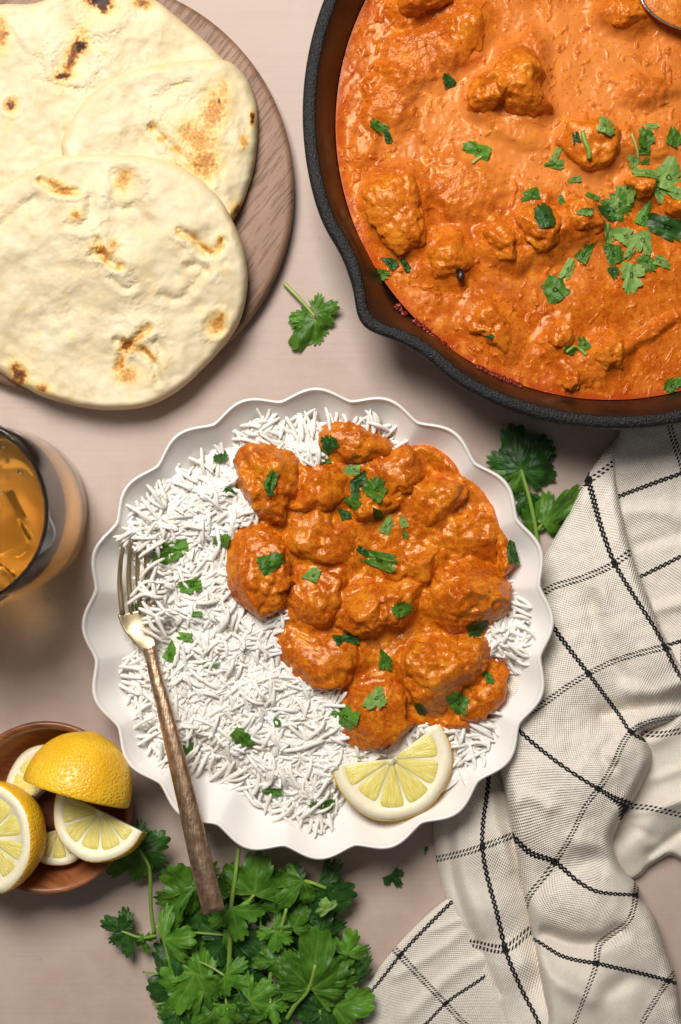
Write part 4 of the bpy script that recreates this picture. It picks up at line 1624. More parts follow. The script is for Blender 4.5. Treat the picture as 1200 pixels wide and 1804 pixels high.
# ------------------------------------------------------------------ tea towel
def build_towel():
    Vs, Fs, U, Vv, nv = [], [], [], [], 0

    def panel(poly, uvpts, zpts, z0, wedge, folds=(), seed=0.0, step=3.2, wr=1.0, smoothp=True, hs=1.0):
        nonlocal nv
        pl = closed_curve(poly, 5) if smoothp else np.asarray(poly, float)
        x, y, d, F = sheet2d(pl, step)
        uvp = np.array(uvpts, float)
        uv = TPS(uvp[:, :2], uvp[:, 2:])(x, y)
        zp = np.array(zpts, float)
        z = TPS(zp[:, :2], zp[:, 2] * 0.01 * hs, 2e-3)(x, y)[:, 0]
        wn = fbm(np.stack([x / 60, y / 95, 0 * x + seed], -1), 3)
        z = z + wr * 0.0022 * wn + wr * 0.0003 * fbm(np.stack([x / 16, y / 22, 0 * x + seed], -1), 3)
        qv = np.stack([x / 70 + 0.35 * y / 70, y / 34 - 0.2 * x / 34, 0 * x + seed + 3], -1)
        z = z + wr * 0.0002 * (1 - 3 * np.abs(fbm(qv, 2)))
        for pts, wdt, amp in folds:
            dd = linedist(catmull(pts, 6), x, y)
            z = z + hs * amp * 0.01 * np.exp(-(dd / wdt) ** 2)
        e = np.clip(d / wedge, 0, 1)
        f = np.sqrt(np.clip(1 - (1 - e) ** 2, 0, 1))
        z = z0 * 0.01 + (np.maximum(z, z0 * 0.01 + 0.0004) - z0 * 0.01) * f
        Vs.append(W(x, y, z))
        Fs.append(F + nv)
        nv += len(x)
        U.append(uv[:, 0])
        Vv.append(uv[:, 1])

    # layer lying flat at bottom left
    panel([(800, 1578), (760, 1605), (700, 1665), (655, 1725), (642, 1765), (650, 1840), (760, 1850), (910, 1850), (900, 1720), (860, 1640), (835, 1575)],
          [(705, 1683, 0, 0), (655, 1745, 0, 0.5), (790, 1595, 0, -0.75), (785, 1768, 1, 0), (845, 1727, 1, -0.52), (750, 1804, 1, 0.36), (830, 1815, 1.6, 0), (700, 1820, 0.85, 0.75)],
          [(700, 1700, 0.28), (780, 1620, 0.35), (760, 1760, 0.45), (850, 1700, 0.4), (700, 1800, 0.35), (830, 1800, 0.5), (660, 1760, 0.2)],
          0.08, 9, [([(700, 1720), (780, 1670), (830, 1630)], 9, 0.10), ([(720, 1790), (800, 1715), (850, 1690)], 11, 0.14), ([(760, 1640), (815, 1620)], 7, 0.08)], 1.0, wr=0.6, hs=1.4)
    # right-hand layer coming out from under the skillet
    panel([(1089, 768), (1110, 742), (1250, 735), (1250, 1230), (1200, 1240), (1150, 1200), (1095, 1000), (1060, 900), (1065, 810)],
          [(1097, 872, 0, -0.75), (1150, 852, 0, -0.36), (1205, 832, 0, 0), (1130, 1015, 1, -0.62), (1205, 978, 1, -0.08), (1178, 1136, 2, -0.2), (1205, 1128, 2, 0), (1180, 762, -0.48, -0.02), (1095, 780, -0.6, -0.65), (1100, 1150, 1.9, -0.75)],
          [(1100, 780, 0.9), (1180, 770, 0.8), (1200, 900, 0.9), (1120, 900, 0.6), (1200, 1000, 1.0), (1140, 1020, 0.5), (1180, 1100, 0.7), (1220, 1180, 1.2), (1130, 1150, 0.5)],
          0.1, 14, [([(1100, 905), (1150, 900), (1220, 915)], 16, 0.25), ([(1120, 960), (1200, 940)], 12, -0.18), ([(1150, 1075), (1215, 1060)], 12, 0.30), ([(1110, 830), (1200, 790)], 14, 0.12)], 2.0)
    # lower right layer with the dashed stripes
    panel([(1080, 1230), (1150, 1190), (1250, 1180), (1250, 1510), (1205, 1516), (1180, 1507), (1146, 1526), (1124, 1547), (1085, 1558), (1025, 1550), (1000, 1400), (1040, 1270)],
          [(1115, 1290, 0.3, 0), (1160, 1294, 0.5, 0), (1205, 1287, 0.75, 0), (1108, 1420, 0.3, 1), (1150, 1424, 0.5, 1), (1205, 1437, 0.78, 1), (1120, 1540, 0.3, 1.85), (1200, 1510, 0.75, 1.6), (1200, 1200, 0.7, -0.6)],
          [(1120, 1290, 0.9), (1200, 1230, 1.4), (1190, 1320, 1.3), (1170, 1420, 1.2), (1110, 1420, 0.7), (1140, 1490, 1.1), (1200, 1470, 0.9), (1110, 1530, 0.7), (1220, 1400, 1.2)],
          0.05, 10, [([(1095, 1432), (1140, 1428), (1215, 1408)], 9, 0.30), ([(1088, 1470), (1120, 1462), (1150, 1475)], 10, -0.25), ([(1110, 1360), (1150, 1372), (1215, 1350)], 10, 0.22), ([(1120, 1310), (1165, 1300), (1215, 1250)], 14, 0.35), ([(1105, 1500), (1150, 1440), (1210, 1400)], 24, 0.5), ([(1145, 1505), (1200, 1465)], 10, -0.35)], 3.0)
    # narrow fold left of the big one
    panel([(800, 1390), (768, 1440), (764, 1480), (774, 1540), (790, 1590), (820, 1660), (845, 1725), (872, 1780), (915, 1850), (1010, 1850), (985, 1720), (960, 1620), (935, 1500), (918, 1400), (880, 1320)],
          [(860, 1385, 0, 0.3), (850, 1492, 0, 1), (868, 1580, 0, 1.5), (890, 1672, 0, 2), (920, 1745, 0, 2.42), (950, 1804, 0, 2.75), (770, 1513, -0.55, 1), (900, 1473, 0.33, 1), (832, 1662, -0.38, 2), (932, 1640, 0.28, 2), (905, 1820, -0.35, 2.8)],
          [(775, 1500, 0.6), (820, 1460, 1.3), (850, 1500, 1.5), (890, 1440, 0.5), (835, 1600, 1.2), (880, 1600, 1.5), (915, 1560, 0.55), (935, 1650, 0.6), (880, 1700, 1.1), (922, 1700, 1.5), (950, 1720, 0.9), (950, 1790, 1.6), (905, 1790, 0.9), (980, 1810, 1.8), (800, 1560, 0.6), (845, 1680, 0.6)],
          0.05, 26, [([(790, 1470), (800, 1560), (840, 1660), (880, 1750)], 8, -0.22), ([(865, 1400), (878, 1450), (900, 1530)], 9, 0.22), ([(808, 1440), (815, 1540), (850, 1640)], 10, 0.15)], 4.0, hs=1.25)
    # the big puffed upper layer
    panel([(1076, 786), (1046, 822), (1032, 842), (1008, 894), (984, 936), (962, 975), (930, 1030), (880, 1150), (862, 1260), (884, 1365), (901, 1461), (922, 1570), (939, 1650), (950, 1715), (962, 1780), (985, 1850),
           (1200, 1850), (1198, 1790), (1191, 1725), (1176, 1680), (1152, 1612), (1126, 1582), (1124, 1560), (1096, 1530), (1080, 1490), (1086, 1460), (1110, 1420), (1136, 1372), (1150, 1335), (1143, 1308),
           (1130, 1292), (1150, 1283), (1195, 1268), (1250, 1250), (1245, 1190), (1202, 1172), (1180, 1137), (1164, 1107), (1143, 1053), (1126, 1012), (1112, 969), (1098, 915), (1086, 855), (1084, 815)],
          [(1037, 848, 1, 0), (1055, 915, 1, 0.5), (1083, 993, 1, 1), (1125, 1062, 1, 1.5), (1172, 1140, 1, 2), (1205, 1200, 1, 2.4), (945, 1058, 2, 1), (963, 1040, 1.85, 1), (1015, 1022, 1.5, 1), (1112, 972, 0.8, 1), (1075, 820, 0.8, 0),
           (975, 1105, 2, 1.35), (1037, 1187, 2, 2), (1095, 1265, 2, 2.8), (1112, 1290, 2, 3), (1150, 1310, 2, 3.3), (950, 1245, 2.65, 2), (900, 1272, 3, 2), (1105, 1157, 1.5, 2), (921, 1293, 3, 2.15), (985, 1345, 3, 2.6),
           (1055, 1390, 3, 3), (1110, 1418, 3, 3.55), (1100, 1445, 3, 3.75), (1085, 1340, 2.5, 3), (1015, 1455, 3.5, 3), (978, 1518, 4, 3), (905, 1475, 4, 2.4), (935, 1503, 4, 2.65), (1050, 1570, 4, 3.5), (1120, 1577, 4, 4), (930, 1583, 4.4, 3),
           (1108, 1622, 4.35, 4), (1055, 1665, 4.75, 4), (1051, 1697, 5, 4), (943, 1656, 5, 3.15), (985, 1682, 5, 3.5), (1115, 1712, 5, 4.5), (1178, 1728, 5, 5), (1012, 1804, 5.65, 4), (1130, 1804, 5.6, 5), (960, 1790, 5.8, 3.3)],
          [(1050, 840, 0.8), (1085, 900, 1.1), (1000, 930, 0.9), (1060, 950, 1.3), (1100, 990, 1.6), (980, 1020, 1.0), (1040, 1080, 1.4), (1130, 1080, 1.8), (960, 1130, 1.2), (1030, 1200, 1.6), (1100, 1180, 1.5), (1170, 1180, 1.9),
           (950, 1250, 1.7), (920, 1330, 1.9), (1000, 1280, 1.7), (1070, 1270, 1.3), (1125, 1245, 1.5), (1200, 1220, 1.4), (1090, 1330, 2.3), (1130, 1325, 1.9), (1040, 1390, 2.2), (960, 1380, 2.2), (1100, 1390, 2.0), (920, 1440, 1.9), (980, 1480, 2.0), (1060, 1460, 2.0),
           (930, 1530, 1.4), (1010, 1550, 2.0), (1090, 1540, 1.9), (960, 1610, 1.7), (1040, 1625, 2.1), (1100, 1600, 1.9), (960, 1680, 1.3), (1020, 1690, 1.5), (1120, 1680, 1.8), (1000, 1740, 2.0), (1080, 1750, 1.7), (1160, 1740, 1.5), (990, 1800, 2.0), (1130, 1800, 1.4)],
          0.75, 20, [([(960, 1645), (1010, 1662), (1060, 1658), (1090, 1640)], 13, -0.50), ([(1060, 1260), (1110, 1250), (1160, 1235), (1215, 1230)], 17, -0.40), ([(1110, 1215), (1150, 1225), (1200, 1205)], 16, 0.35),
                     ([(965, 1425), (930, 1400), (905, 1420)], 14, 0.15), ([(940, 1565), (985, 1530), (1060, 1510)], 22, -0.22), ([(1075, 1350), (1060, 1330), (1085, 1300)], 12, -0.22),
                     ([(945, 1690), (985, 1730), (1040, 1760)], 18, 0.35), ([(1085, 860), (1098, 930), (1140, 1060), (1185, 1155)], 12, 0.22), ([(1040, 1060), (1060, 1140), (1110, 1210)], 12, -0.16),
                     ([(1070, 1750), (1120, 1725), (1180, 1760)], 16, -0.25), ([(1030, 880), (1050, 1000), (1085, 1110)], 14, 0.12), ([(1010, 1480), (1080, 1500)], 16, 0.18)], 5.0, wr=1.3, hs=1.6)
    V = np.concatenate(Vs)
    o = obj('tea_towel', V, np.concatenate(Fs), MCLOTH, attrs={'cu': np.concatenate(U), 'cv': np.concatenate(Vv)})
    tag(o, 'crumpled cream tea towel with black stitched check lines right of the plate', 'towel')


build_towel()


# ------------------------------------------------------------------ cilantro
def leaf_shape(kind, seed, na=170, nr=12, cut=None):
    """unit leaf fanning from its stalk at the origin to the tip near (0, 1): xy, vein, rim fraction, faces"""
    rg = np.random.default_rng(int(seed * 977) + 3)
    broad = kind == 'broad'
    pm = R(104 if broad else 98) + rg.normal() * 0.05
    ph = np.linspace(-pm, pm, na)
    j = rg.normal(size=8) * 0.06
    lobes = [(0 + j[0], 1.0, 0.50), (0.92 + j[1], 0.80 + j[2], 0.56), (-0.92 + j[3], 0.80 + j[4], 0.56), (1.55 + j[5], 0.58, 0.40), (-1.55 + j[6], 0.58, 0.40)]
    r = np.full(na, 0.20)
    for c, L, wd in lobes:
        d = np.abs(ph - c) / wd
        e = L * np.clip(1 - (np.clip(d, 0, 1.0)) ** 2.6 * (0.42 if broad else 0.60), 0, 1) * (d < 1.25) * np.clip((1.25 - d) / 0.25, 0, 1)
        r = np.maximum(r, e)
    # toothed margin: blunt teeth, two sizes
    fr = (ph * 4.7 + 0.25 * np.sin(3 * ph + seed) + rg.random()) % 1.0
    r = r - (0.115 if broad else 0.16) * np.abs(2 * fr - 1) ** 2.4 * sstep(0.25, 0.5, r)
    fr2 = (ph * 14.3 + 0.3 * np.sin(5 * ph + seed)) % 1.0
    r = r - 0.04 * np.abs(2 * fr2 - 1) ** 2
    r = np.convolve(np.pad(r, 1, mode='edge'), [0.2, 0.6, 0.2], 'valid')
    r0 = np.zeros(na)
    ux, uy = np.sin(ph), np.cos(ph)
    if cut:
        for al, dist in cut:
            nx, ny = math.sin(al), math.cos(al)
            if ny < -0.9:
                r0 = np.maximum(r0, np.minimum((0.5 - dist) / np.maximum(uy, 0.25), 0.8 * r))
            else:
                q = nx * ux + ny * uy
                lim = max(dist + 0.5 * ny, 0.08)
                r = np.where(q > 0.05, np.minimum(r, lim / np.maximum(q, 0.05)), r)
        r0 = np.minimum(r0, 0.82 * r)
    t = np.linspace(0, 1, nr + 1)
    rr = r0[None] + (r - r0)[None] * t[:, None]
    x = ux[None] * rr
    y = uy[None] * rr
    P = np.stack([x.ravel(), y.ravel()], -1)
    q = rr.ravel()
    pp = np.broadcast_to(ph[None], rr.shape).ravel()
    vein = np.zeros(len(P))
    for va, ln in ((lobes[0][0], 1.0), (lobes[1][0], 0.85), (lobes[2][0], 0.85), (lobes[3][0], 0.6), (lobes[4][0], 0.6)):
        d = np.abs(pp - va) * q
        vein = np.maximum(vein, np.exp(-(d / np.maximum(0.026 - 0.018 * q, 0.006)) ** 2) * (1 - 0.4 * q))
        for k in (0.30, 0.52, 0.72):
            d2 = np.abs(np.abs(pp - va) - 0.75 * np.clip(q / ln - k, 0, 1)) * q
            vein = np.maximum(vein, 0.5 * np.exp(-(d2 / 0.011) ** 2) * (q / ln > k))
    vein = np.clip(vein, 0, 1)
    rim = np.repeat(t, na)
    F4 = grid_faces(nr + 1, na)
    return P, vein, rim, [F4[:, ::-1]]


def chop_shape(seed, na=84, nr=7, cut=None):
    """knife-chopped bit of a leaf: toothed where the leaf margin is left, straight where it was cut"""
    rg = np.random.default_rng(int(seed * 977) + 3)
    a = np.linspace(-PI, PI, na, endpoint=False)
    r = 0.50 + 0.05 * np.cos(2 * a + rg.random() * 6) + 0.05 * np.cos(3 * a + rg.random() * 6)
    for k in range(3):
        d = (a - rg.random() * 6.28 + PI) % (2 * PI) - PI
        r = r - (0.10 + 0.10 * rg.random()) * np.exp(-(d / 0.12) ** 2)
    fr = (a * 2.4 + 0.4 * np.sin(2 * a + seed)) % 1.0
    r = r - 0.09 * np.abs(2 * fr - 1) ** 1.3
    for al, dist in (cut or []):
        cc = np.cos(a - al)
        r = np.minimum(r, np.where(cc > 0.05, dist / np.maximum(cc, 0.05), 9))
    t = np.linspace(0, 1, nr + 1)[1:]
    P = np.concatenate([[[0, 0]], np.stack([(np.sin(a)[None] * r[None] * t[:, None]).ravel(), (np.cos(a)[None] * r[None] * t[:, None]).ravel()], -1)])
    x, y = P[:, 0] + 0.1 * rg.normal(), P[:, 1] + 0.55
    ph = np.arctan2(x, y)
    q = np.hypot(x, y)
    vein = np.zeros(len(P))
    for va in (-0.9, -0.45, 0, 0.45, 0.9):
        vein = np.maximum(vein, np.exp(-(np.abs(ph - va) * q / 0.022) ** 2))
    rim = np.concatenate([[0], np.repeat(t, na)])
    k = np.arange(na)
    F3 = np.stack([np.zeros(na, int), 1 + k, 1 + (k + 1) % na], -1)
    return P, vein, rim, [grid_faces(nr, na, True, 1)[:, ::-1], F3[:, ::-1]]


def leaf(base, tip, zb, zt, size_w, seed, kind='lobed', curl=0.12, roll=0.0, cup=0.0, mat=None, parent=None, name='leaf'):
    """leaf whose base and tip are photo pixels; returns (V, F, vein)"""
    P, vein, rim, F = leaf_shape(kind, seed)
    B, T = W(*base, zb), W(*tip, zt)
    ax = T - B
    L = np.linalg.norm(ax)
    ay = ax / L
    L = L * 0.94
    sx = np.cross(ay, np.array([0, 0, 1.0]))
    sx /= np.linalg.norm(sx)
    up = np.cross(sx, ay)
    c, s = math.cos(roll), math.sin(roll)
    sx, up = sx * c + up * s, up * c - sx * s
    x = P[:, 0] * L * size_w * 1.08
    y = P[:, 1] * L
    r2 = P[:, 0] ** 2 * 4
    n1 = fbm(np.stack([P[:, 0] * 3, P[:, 1] * 3, np.full(len(P), seed * 5.5)], -1), 3)
    z = L * (-curl * r2 + cup * np.abs(P[:, 0]) + 0.13 * n1 * (0.3 + rim) - 0.22 * curl * (P[:, 1] - 0.4) ** 2 * 2 - 0.012 * vein
             + 0.05 * rim ** 2 * np.sin(np.arctan2(P[:, 0], P[:, 1] + 0.02) * 8 + seed))
    V = B + x[:, None] * sx + y[:, None] * ay + z[:, None] * up
    V[:, 2] = np.maximum(V[:, 2], 0.0006 + 0.0004 * rim)
    return V, F, vein


def stem_geo(pts, rad):
    p = catmull(np.array(pts, float), 6)
    return tube(np.array([W(a, b, z) for a, b, z in p]), np.linspace(rad, rad * 0.75, len(p)), 8)


def sprig(label, group, stems, leaves, seed):
    b = stems[0][0][0]
    root = empty('cilantro_sprig', w1(b[0], b[1], 0.0), label, 'herb', group)
    for pts, rad, m in stems:
        V, F = stem_geo(pts, rad)
        obj('stem', V, F, m, root)
    for k, (base, tip, zb, zt, wd, m, kw) in enumerate(leaves):
        V, F, ve = leaf(base, tip, zb, zt, wd, seed + k * 1.37, **kw)
        obj('leaf', V, F, m, root, attrs={'vein': ve})


# little sprig between board and skillet
sprig('small two leaved cilantro sprig lying between the board and the skillet', None,
      [([(501, 499, 0.002), (515, 513, 0.004), (535, 534, 0.0045), (555, 558, 0.004)], 0.0011, MSTEMP)],
      [((556, 552), (600, 530), 0.006, 0.008, 1.0, MLEAF, dict(curl=0.16)),
       ((555, 562), (506, 616), 0.005, 0.004, 0.82, MLEAF, dict(curl=0.24, kind='broad')),
       ((548, 556), (506, 562), 0.003, 0.003, 0.7, MLEAFB, dict(curl=0.1, kind='broad'))], 2.0)
# sprig half under the skillet
sprig('cilantro sprig with long stem between the skillet, plate and towel', None,
      [([(948, 962, 0.004), (940, 910, 0.006), (928, 860, 0.007), (916, 820, 0.007), (905, 780, 0.006)], 0.0012, MSTEM),
       ([(946, 935, 0.004), (965, 912, 0.006), (975, 905, 0.006)], 0.0008, MSTEM)],
      [((922, 830), (862, 835), 0.008, 0.006, 1.1, MLEAF, dict(curl=0.14, kind='broad')),
       ((918, 826), (905, 738), 0.009, 0.008, 1.05, MLEAFD, dict(curl=0.14, kind='broad')),  # this and the next leaf: skillet's shadow put into the leaf colour
       ((920, 828), (975, 765), 0.008, 0.007, 1.05, MLEAFD, dict(curl=0.14, kind='broad')),
       ((932, 868), (912, 910), 0.004, 0.003, 0.9, MLEAFD, dict(curl=0.14)),
       ((938, 940), (918, 890), 0.005, 0.008, 0.9, MLEAF, dict(curl=0.14)),
       ((958, 925), (1030, 850), 0.007, 0.012, 0.62, MLEAF, dict(curl=0.2, kind='broad'))], 9.0)

BUN = 'cilantro bunch below the plate'
sprig('cilantro sprig between the lemon bowl and the fork handle, leaf over bowl rim', BUN,
      [([(272, 1645, 0.008), (266, 1600, 0.012), (265, 1550, 0.017), (262, 1525, 0.020), (246, 1497, 0.022)], 0.0011, MSTEM)],
      [((246, 1497), (302, 1468), 0.022, 0.020, 1.25, MLEAFD, dict(curl=0.2)),
       ((248, 1500), (182, 1548), 0.022, 0.014, 0.75, MLEAF, dict(curl=0.22, kind='broad')),
       ((250, 1505), (215, 1470), 0.020, 0.012, 0.9, MLEAFD, dict(curl=0.2)),
       ((256, 1512), (232, 1558), 0.020, 0.010, 0.7, MLEAF, dict(curl=0.22, kind='broad'))], 15.0)
sprig('small dark ragged cilantro sprig sticking out at the left of the bunch', BUN,
      [([(276, 1648, 0.008), (256, 1652, 0.011), (240, 1650, 0.012), (214, 1640, 0.012)], 0.0009, MSTEM)],
      [((224, 1640), (172, 1622), 0.012, 0.012, 1.0, MLEAFD, dict(curl=0.12)),
       ((214, 1640), (212, 1608), 0.013, 0.015, 0.9, MLEAFD, dict(curl=0.12)),
       ((226, 1646), (222, 1692), 0.012, 0.010, 0.9, MLEAFD, dict(curl=0.12)),
       ((250, 1652), (264, 1682), 0.010, 0.008, 0.8, MLEAF, dict(curl=0.12)),
       ((254, 1652), (240, 1656), 0.012, 0.014, 0.9, MLEAFB, dict(curl=0.12))], 20.0)
sprig('cilantro sprig with frilly leaves left of the fork handle end', BUN,
      [([(330, 1800, 0.010), (305, 1720, 0.012), (290, 1660, 0.014), (276, 1630, 0.016)], 0.0011, MSTEM)],
      [((340, 1580), (296, 1518), 0.014, 0.018, 1.25, MLEAF, dict(curl=0.16, kind='broad')),
       ((345, 1560), (308, 1580), 0.010, 0.010, 1.1, MLEAF, dict(curl=0.16)),
       ((345, 1560), (275, 1640), 0.016, 0.018, 0.55, MLEAF, dict(curl=0.28)),
       ((288, 1655), (348, 1640), 0.020, 0.022, 1.35, MLEAFB, dict(curl=0.2)),
       ((300, 1650), (322, 1598), 0.016, 0.02, 0.8, MLEAF, dict(curl=0.2)),
       ((330, 1690), (285, 1690), 0.015, 0.013, 1.2, MLEAF, dict(curl=0.2))], 26.0)
sprig('cilantro sprig with large bright leaves at the lower left of the bunch', BUN,
      [([(300, 1810, 0.006), (345, 1770, 0.012), (375, 1720, 0.012)], 0.0012, MSTEM)],
      [((360, 1745), (272, 1712), 0.016, 0.016, 1.2, MLEAFB, dict(curl=0.18)),
       ((345, 1715), (305, 1790), 0.018, 0.015, 1.05, MLEAFB, dict(curl=0.2)),
       ((360, 1720), (358, 1792), 0.016, 0.013, 1.0, MLEAF, dict(curl=0.2)),
       ((330, 1800), (272, 1785), 0.012, 0.010, 1.1, MLEAFB, dict(curl=0.2)),
       ((380, 1780), (330, 1830), 0.014, 0.012, 1.0, MLEAF, dict(curl=0.2)),
       ((395, 1770), (400, 1835), 0.014, 0.012, 1.2, MLEAFB, dict(curl=0.25))], 33.0)
sprig('cilantro sprig with a tall pale stem just right of the fork', BUN,
      [([(402, 1740, 0.012), (405, 1670, 0.015), (407, 1603, 0.018), (414, 1550, 0.020), (421, 1494, 0.020)], 0.0014, MSTEM),
       ([(408, 1602, 0.018), (432, 1594, 0.019), (448, 1576, 0.020)], 0.0011, MSTEM)],
      [((406, 1580), (398, 1516), 0.010, 0.012, 0.9, MLEAF, dict(curl=0.16, kind='broad')),
       ((448, 1578), (462, 1496), 0.021, 0.022, 1.15, MLEAF, dict(curl=0.16, kind='broad')),
       ((408, 1602), (430, 1662), 0.022, 0.020, 1.1, MLEAFB, dict(curl=0.2)),
       ((446, 1576), (425, 1536), 0.018, 0.016, 0.9, MLEAF, dict(curl=0.2)),
       ((404, 1650), (362, 1700), 0.012, 0.010, 1.3, MLEAFD, dict(curl=0.15, kind='broad')),
       ((404, 1690), (366, 1760), 0.010, 0.008, 1.0, MLEAFD, dict(curl=0.15, kind='broad')),
       ((402, 1630), (345, 1612), 0.008, 0.006, 0.9, MLEAFD, dict(curl=0.15, kind='broad'))], 41.0)
sprig('cilantro sprig with overlapping leaves right below the plate rim', BUN,
      [([(470, 1760, 0.010), (480, 1700, 0.014), (492, 1650, 0.016), (505, 1600, 0.018)], 0.0012, MSTEM)],
      [((535, 1552), (482, 1606), 0.022, 0.020, 0.85, MLEAF, dict(curl=0.2)),
       ((490, 1585), (540, 1520), 0.018, 0.016, 0.85, MLEAFD, dict(curl=0.2, kind='broad')),
       ((500, 1590), (455, 1600), 0.016, 0.014, 1.0, MLEAF, dict(curl=0.2)),
       ((486, 1640), (478, 1682), 0.022, 0.022, 1.2, MLEAFB, dict(curl=0.15)),
       ((482, 1640), (520, 1640), 0.018, 0.016, 1.1, MLEAF, dict(curl=0.15)),
       ((470, 1700), (430, 1640), 0.012, 0.012, 1.2, MLEAFD, dict(curl=0.15)),
       ((515, 1640), (545, 1590), 0.014, 0.014, 1.1, MLEAF, dict(curl=0.2))], 48.0)
sprig('dark cilantro sprig curling at the right of the bunch', BUN,
      [([(535, 1552, 0.016), (552, 1556, 0.018), (575, 1565, 0.018)], 0.0012, MSTEM)],
      [((560, 1560), (632, 1590), 0.018, 0.014, 1.25, MLEAFD, dict(curl=0.25)),
       ((575, 1560), (612, 1556), 0.018, 0.014, 1.4, MLEAFD, dict(curl=0.2)),
       ((575, 1575), (552, 1628), 0.017, 0.013, 1.2, MLEAFD, dict(curl=0.2, kind='broad')),
       ((580, 1605), (564, 1583), 0.023, 0.024, 1.25, MLEAFP, dict(curl=0.15, kind='broad')),
       ((545, 1570), (520, 1610), 0.012, 0.010, 1.3, MLEAFD, dict(curl=0.2))], 55.0)
sprig('cilantro sprig with the largest flat leaf at the lower right of the bunch', BUN,
      [([(505, 1795, 0.012), (522, 1768, 0.016), (543, 1744, 0.019), (556, 1700, 0.022)], 0.0013, MSTEM)],
      [((548, 1744), (560, 1625), 0.020, 0.023, 0.95, MLEAF, dict(curl=0.12, kind='broad')),
       ((548, 1740), (494, 1690), 0.020, 0.022, 1.0, MLEAF, dict(curl=0.14, kind='broad')),
       ((552, 1748), (618, 1688), 0.019, 0.018, 0.95, MLEAF, dict(curl=0.14, kind='broad')),
       ((560, 1755), (545, 1815), 0.015, 0.010, 1.3, MLEAFD, dict(curl=0.2))], 61.0)
sprig('cilantro sprig with a bright round leaf reaching the towel', BUN,
      [([(560, 1800, 0.006), (595, 1780, 0.010), (610, 1775, 0.012)], 0.0011, MSTEM)],
      [((588, 1772), (668, 1765), 0.014, 0.014, 1.15, MLEAFB, dict(curl=0.14, kind='broad')),
       ((625, 1725), (660, 1682), 0.010, 0.012, 0.55, MLEAFD, dict(curl=0.2)),
       ((600, 1720), (640, 1705), 0.008, 0.008, 0.8, MLEAFD, dict(curl=0.2)),
       ((600, 1790), (570, 1840), 0.010, 0.008, 1.2, MLEAFD, dict(curl=0.2))], 68.0)
sprig('cilantro sprig with deep green leaves at the bottom middle of the bunch', BUN,
      [([(440, 1820, 0.008), (455, 1770, 0.012), (470, 1730, 0.014)], 0.0012, MSTEM)],
      [((470, 1790), (430, 1735), 0.016, 0.016, 1.2, MLEAF, dict(curl=0.18)),
       ((440, 1765), (490, 1730), 0.018, 0.018, 1.2, MLEAFB, dict(curl=0.18)),
       ((450, 1770), (452, 1835), 0.015, 0.012, 1.2, MLEAF, dict(curl=0.18)),
       ((500, 1770), (505, 1830), 0.012, 0.010, 1.3, MLEAFD, dict(curl=0.18)),
       ((430, 1700), (465, 1745), 0.010, 0.009, 1.2, MLEAFD, dict(curl=0.18)),
       ((440, 1660), (470, 1640), 0.009, 0.008, 1.3, MLEAFD, dict(curl=0.18))], 75.0)

rgl = np.random.default_rng(77)
under = []
for k in range(16):
    bx, by = rgl.uniform(320, 590), rgl.uniform(1560, 1800)
    if bx > 520 and by < 1600 or bx < 345 and by < 1640:
        by += 90
    an = rgl.uniform(0, 6.28)
    L_ = rgl.uniform(55, 85)
    under.append(((bx, by), (bx + L_ * math.cos(an), by + L_ * math.sin(an)), rgl.uniform(0.002, 0.008), rgl.uniform(0.002, 0.008), rgl.uniform(0.95, 1.3), MLEAFD, dict(curl=rgl.uniform(0.1, 0.25), kind='broad')))  # darker leaf copy: shade inside the bunch put into the colour
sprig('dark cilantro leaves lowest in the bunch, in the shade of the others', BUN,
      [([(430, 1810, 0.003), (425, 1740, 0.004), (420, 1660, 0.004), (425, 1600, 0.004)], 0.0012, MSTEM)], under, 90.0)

more = []
mst = []
for k in range(26):
    bx, by = rgl.uniform(300, 610), rgl.uniform(1540, 1800)
    if bx > 540 and by < 1640 or bx < 350 and by < 1700 or (340 < bx < 420 and by < 1630):
        by += 110
    an = rgl.uniform(0, 6.28)
    L_ = rgl.uniform(34, 58)
    z_ = rgl.uniform(0.010, 0.019)
    more.append(((bx, by), (bx + L_ * math.cos(an), by + L_ * math.sin(an)), z_, z_ + rgl.uniform(-0.003, 0.003), rgl.uniform(0.9, 1.25), [MLEAF, MLEAFD, MLEAFB][int(rgl.integers(0, 3))],
                 dict(curl=rgl.uniform(0.1, 0.3))))
    ln = rgl.uniform(40, 80)
    mst.append(([(bx, by, z_ - 0.0004), (bx - ln * 0.5 * math.cos(an) + rgl.normal() * 6, by - ln * 0.5 * math.sin(an), z_ - 0.003), (bx - ln * math.cos(an), by - ln * math.sin(an), max(z_ - 0.008, 0.002))], 0.0007, MSTEM))
sprig('tangle of small frilly cilantro leaflets on thin stems in the middle of the bunch', BUN, mst, more, 140.0)

# loose scraps -----------------------------------------------------------------
BVH = BVHTree.FromPolygons([tuple(v) for v in np.concatenate(SURF_V)], [tuple(f) for f in np.concatenate(SURF_F).tolist()])
CAMV = Vector((0, 0, CAM))


def surf(px, py):
    d = w1(px, py, 0.0) - CAMV
    d.normalize()
    h = BVH.ray_cast(CAMV, d)
    return h[0] if h[0] is not None else w1(px, py, 0.0)


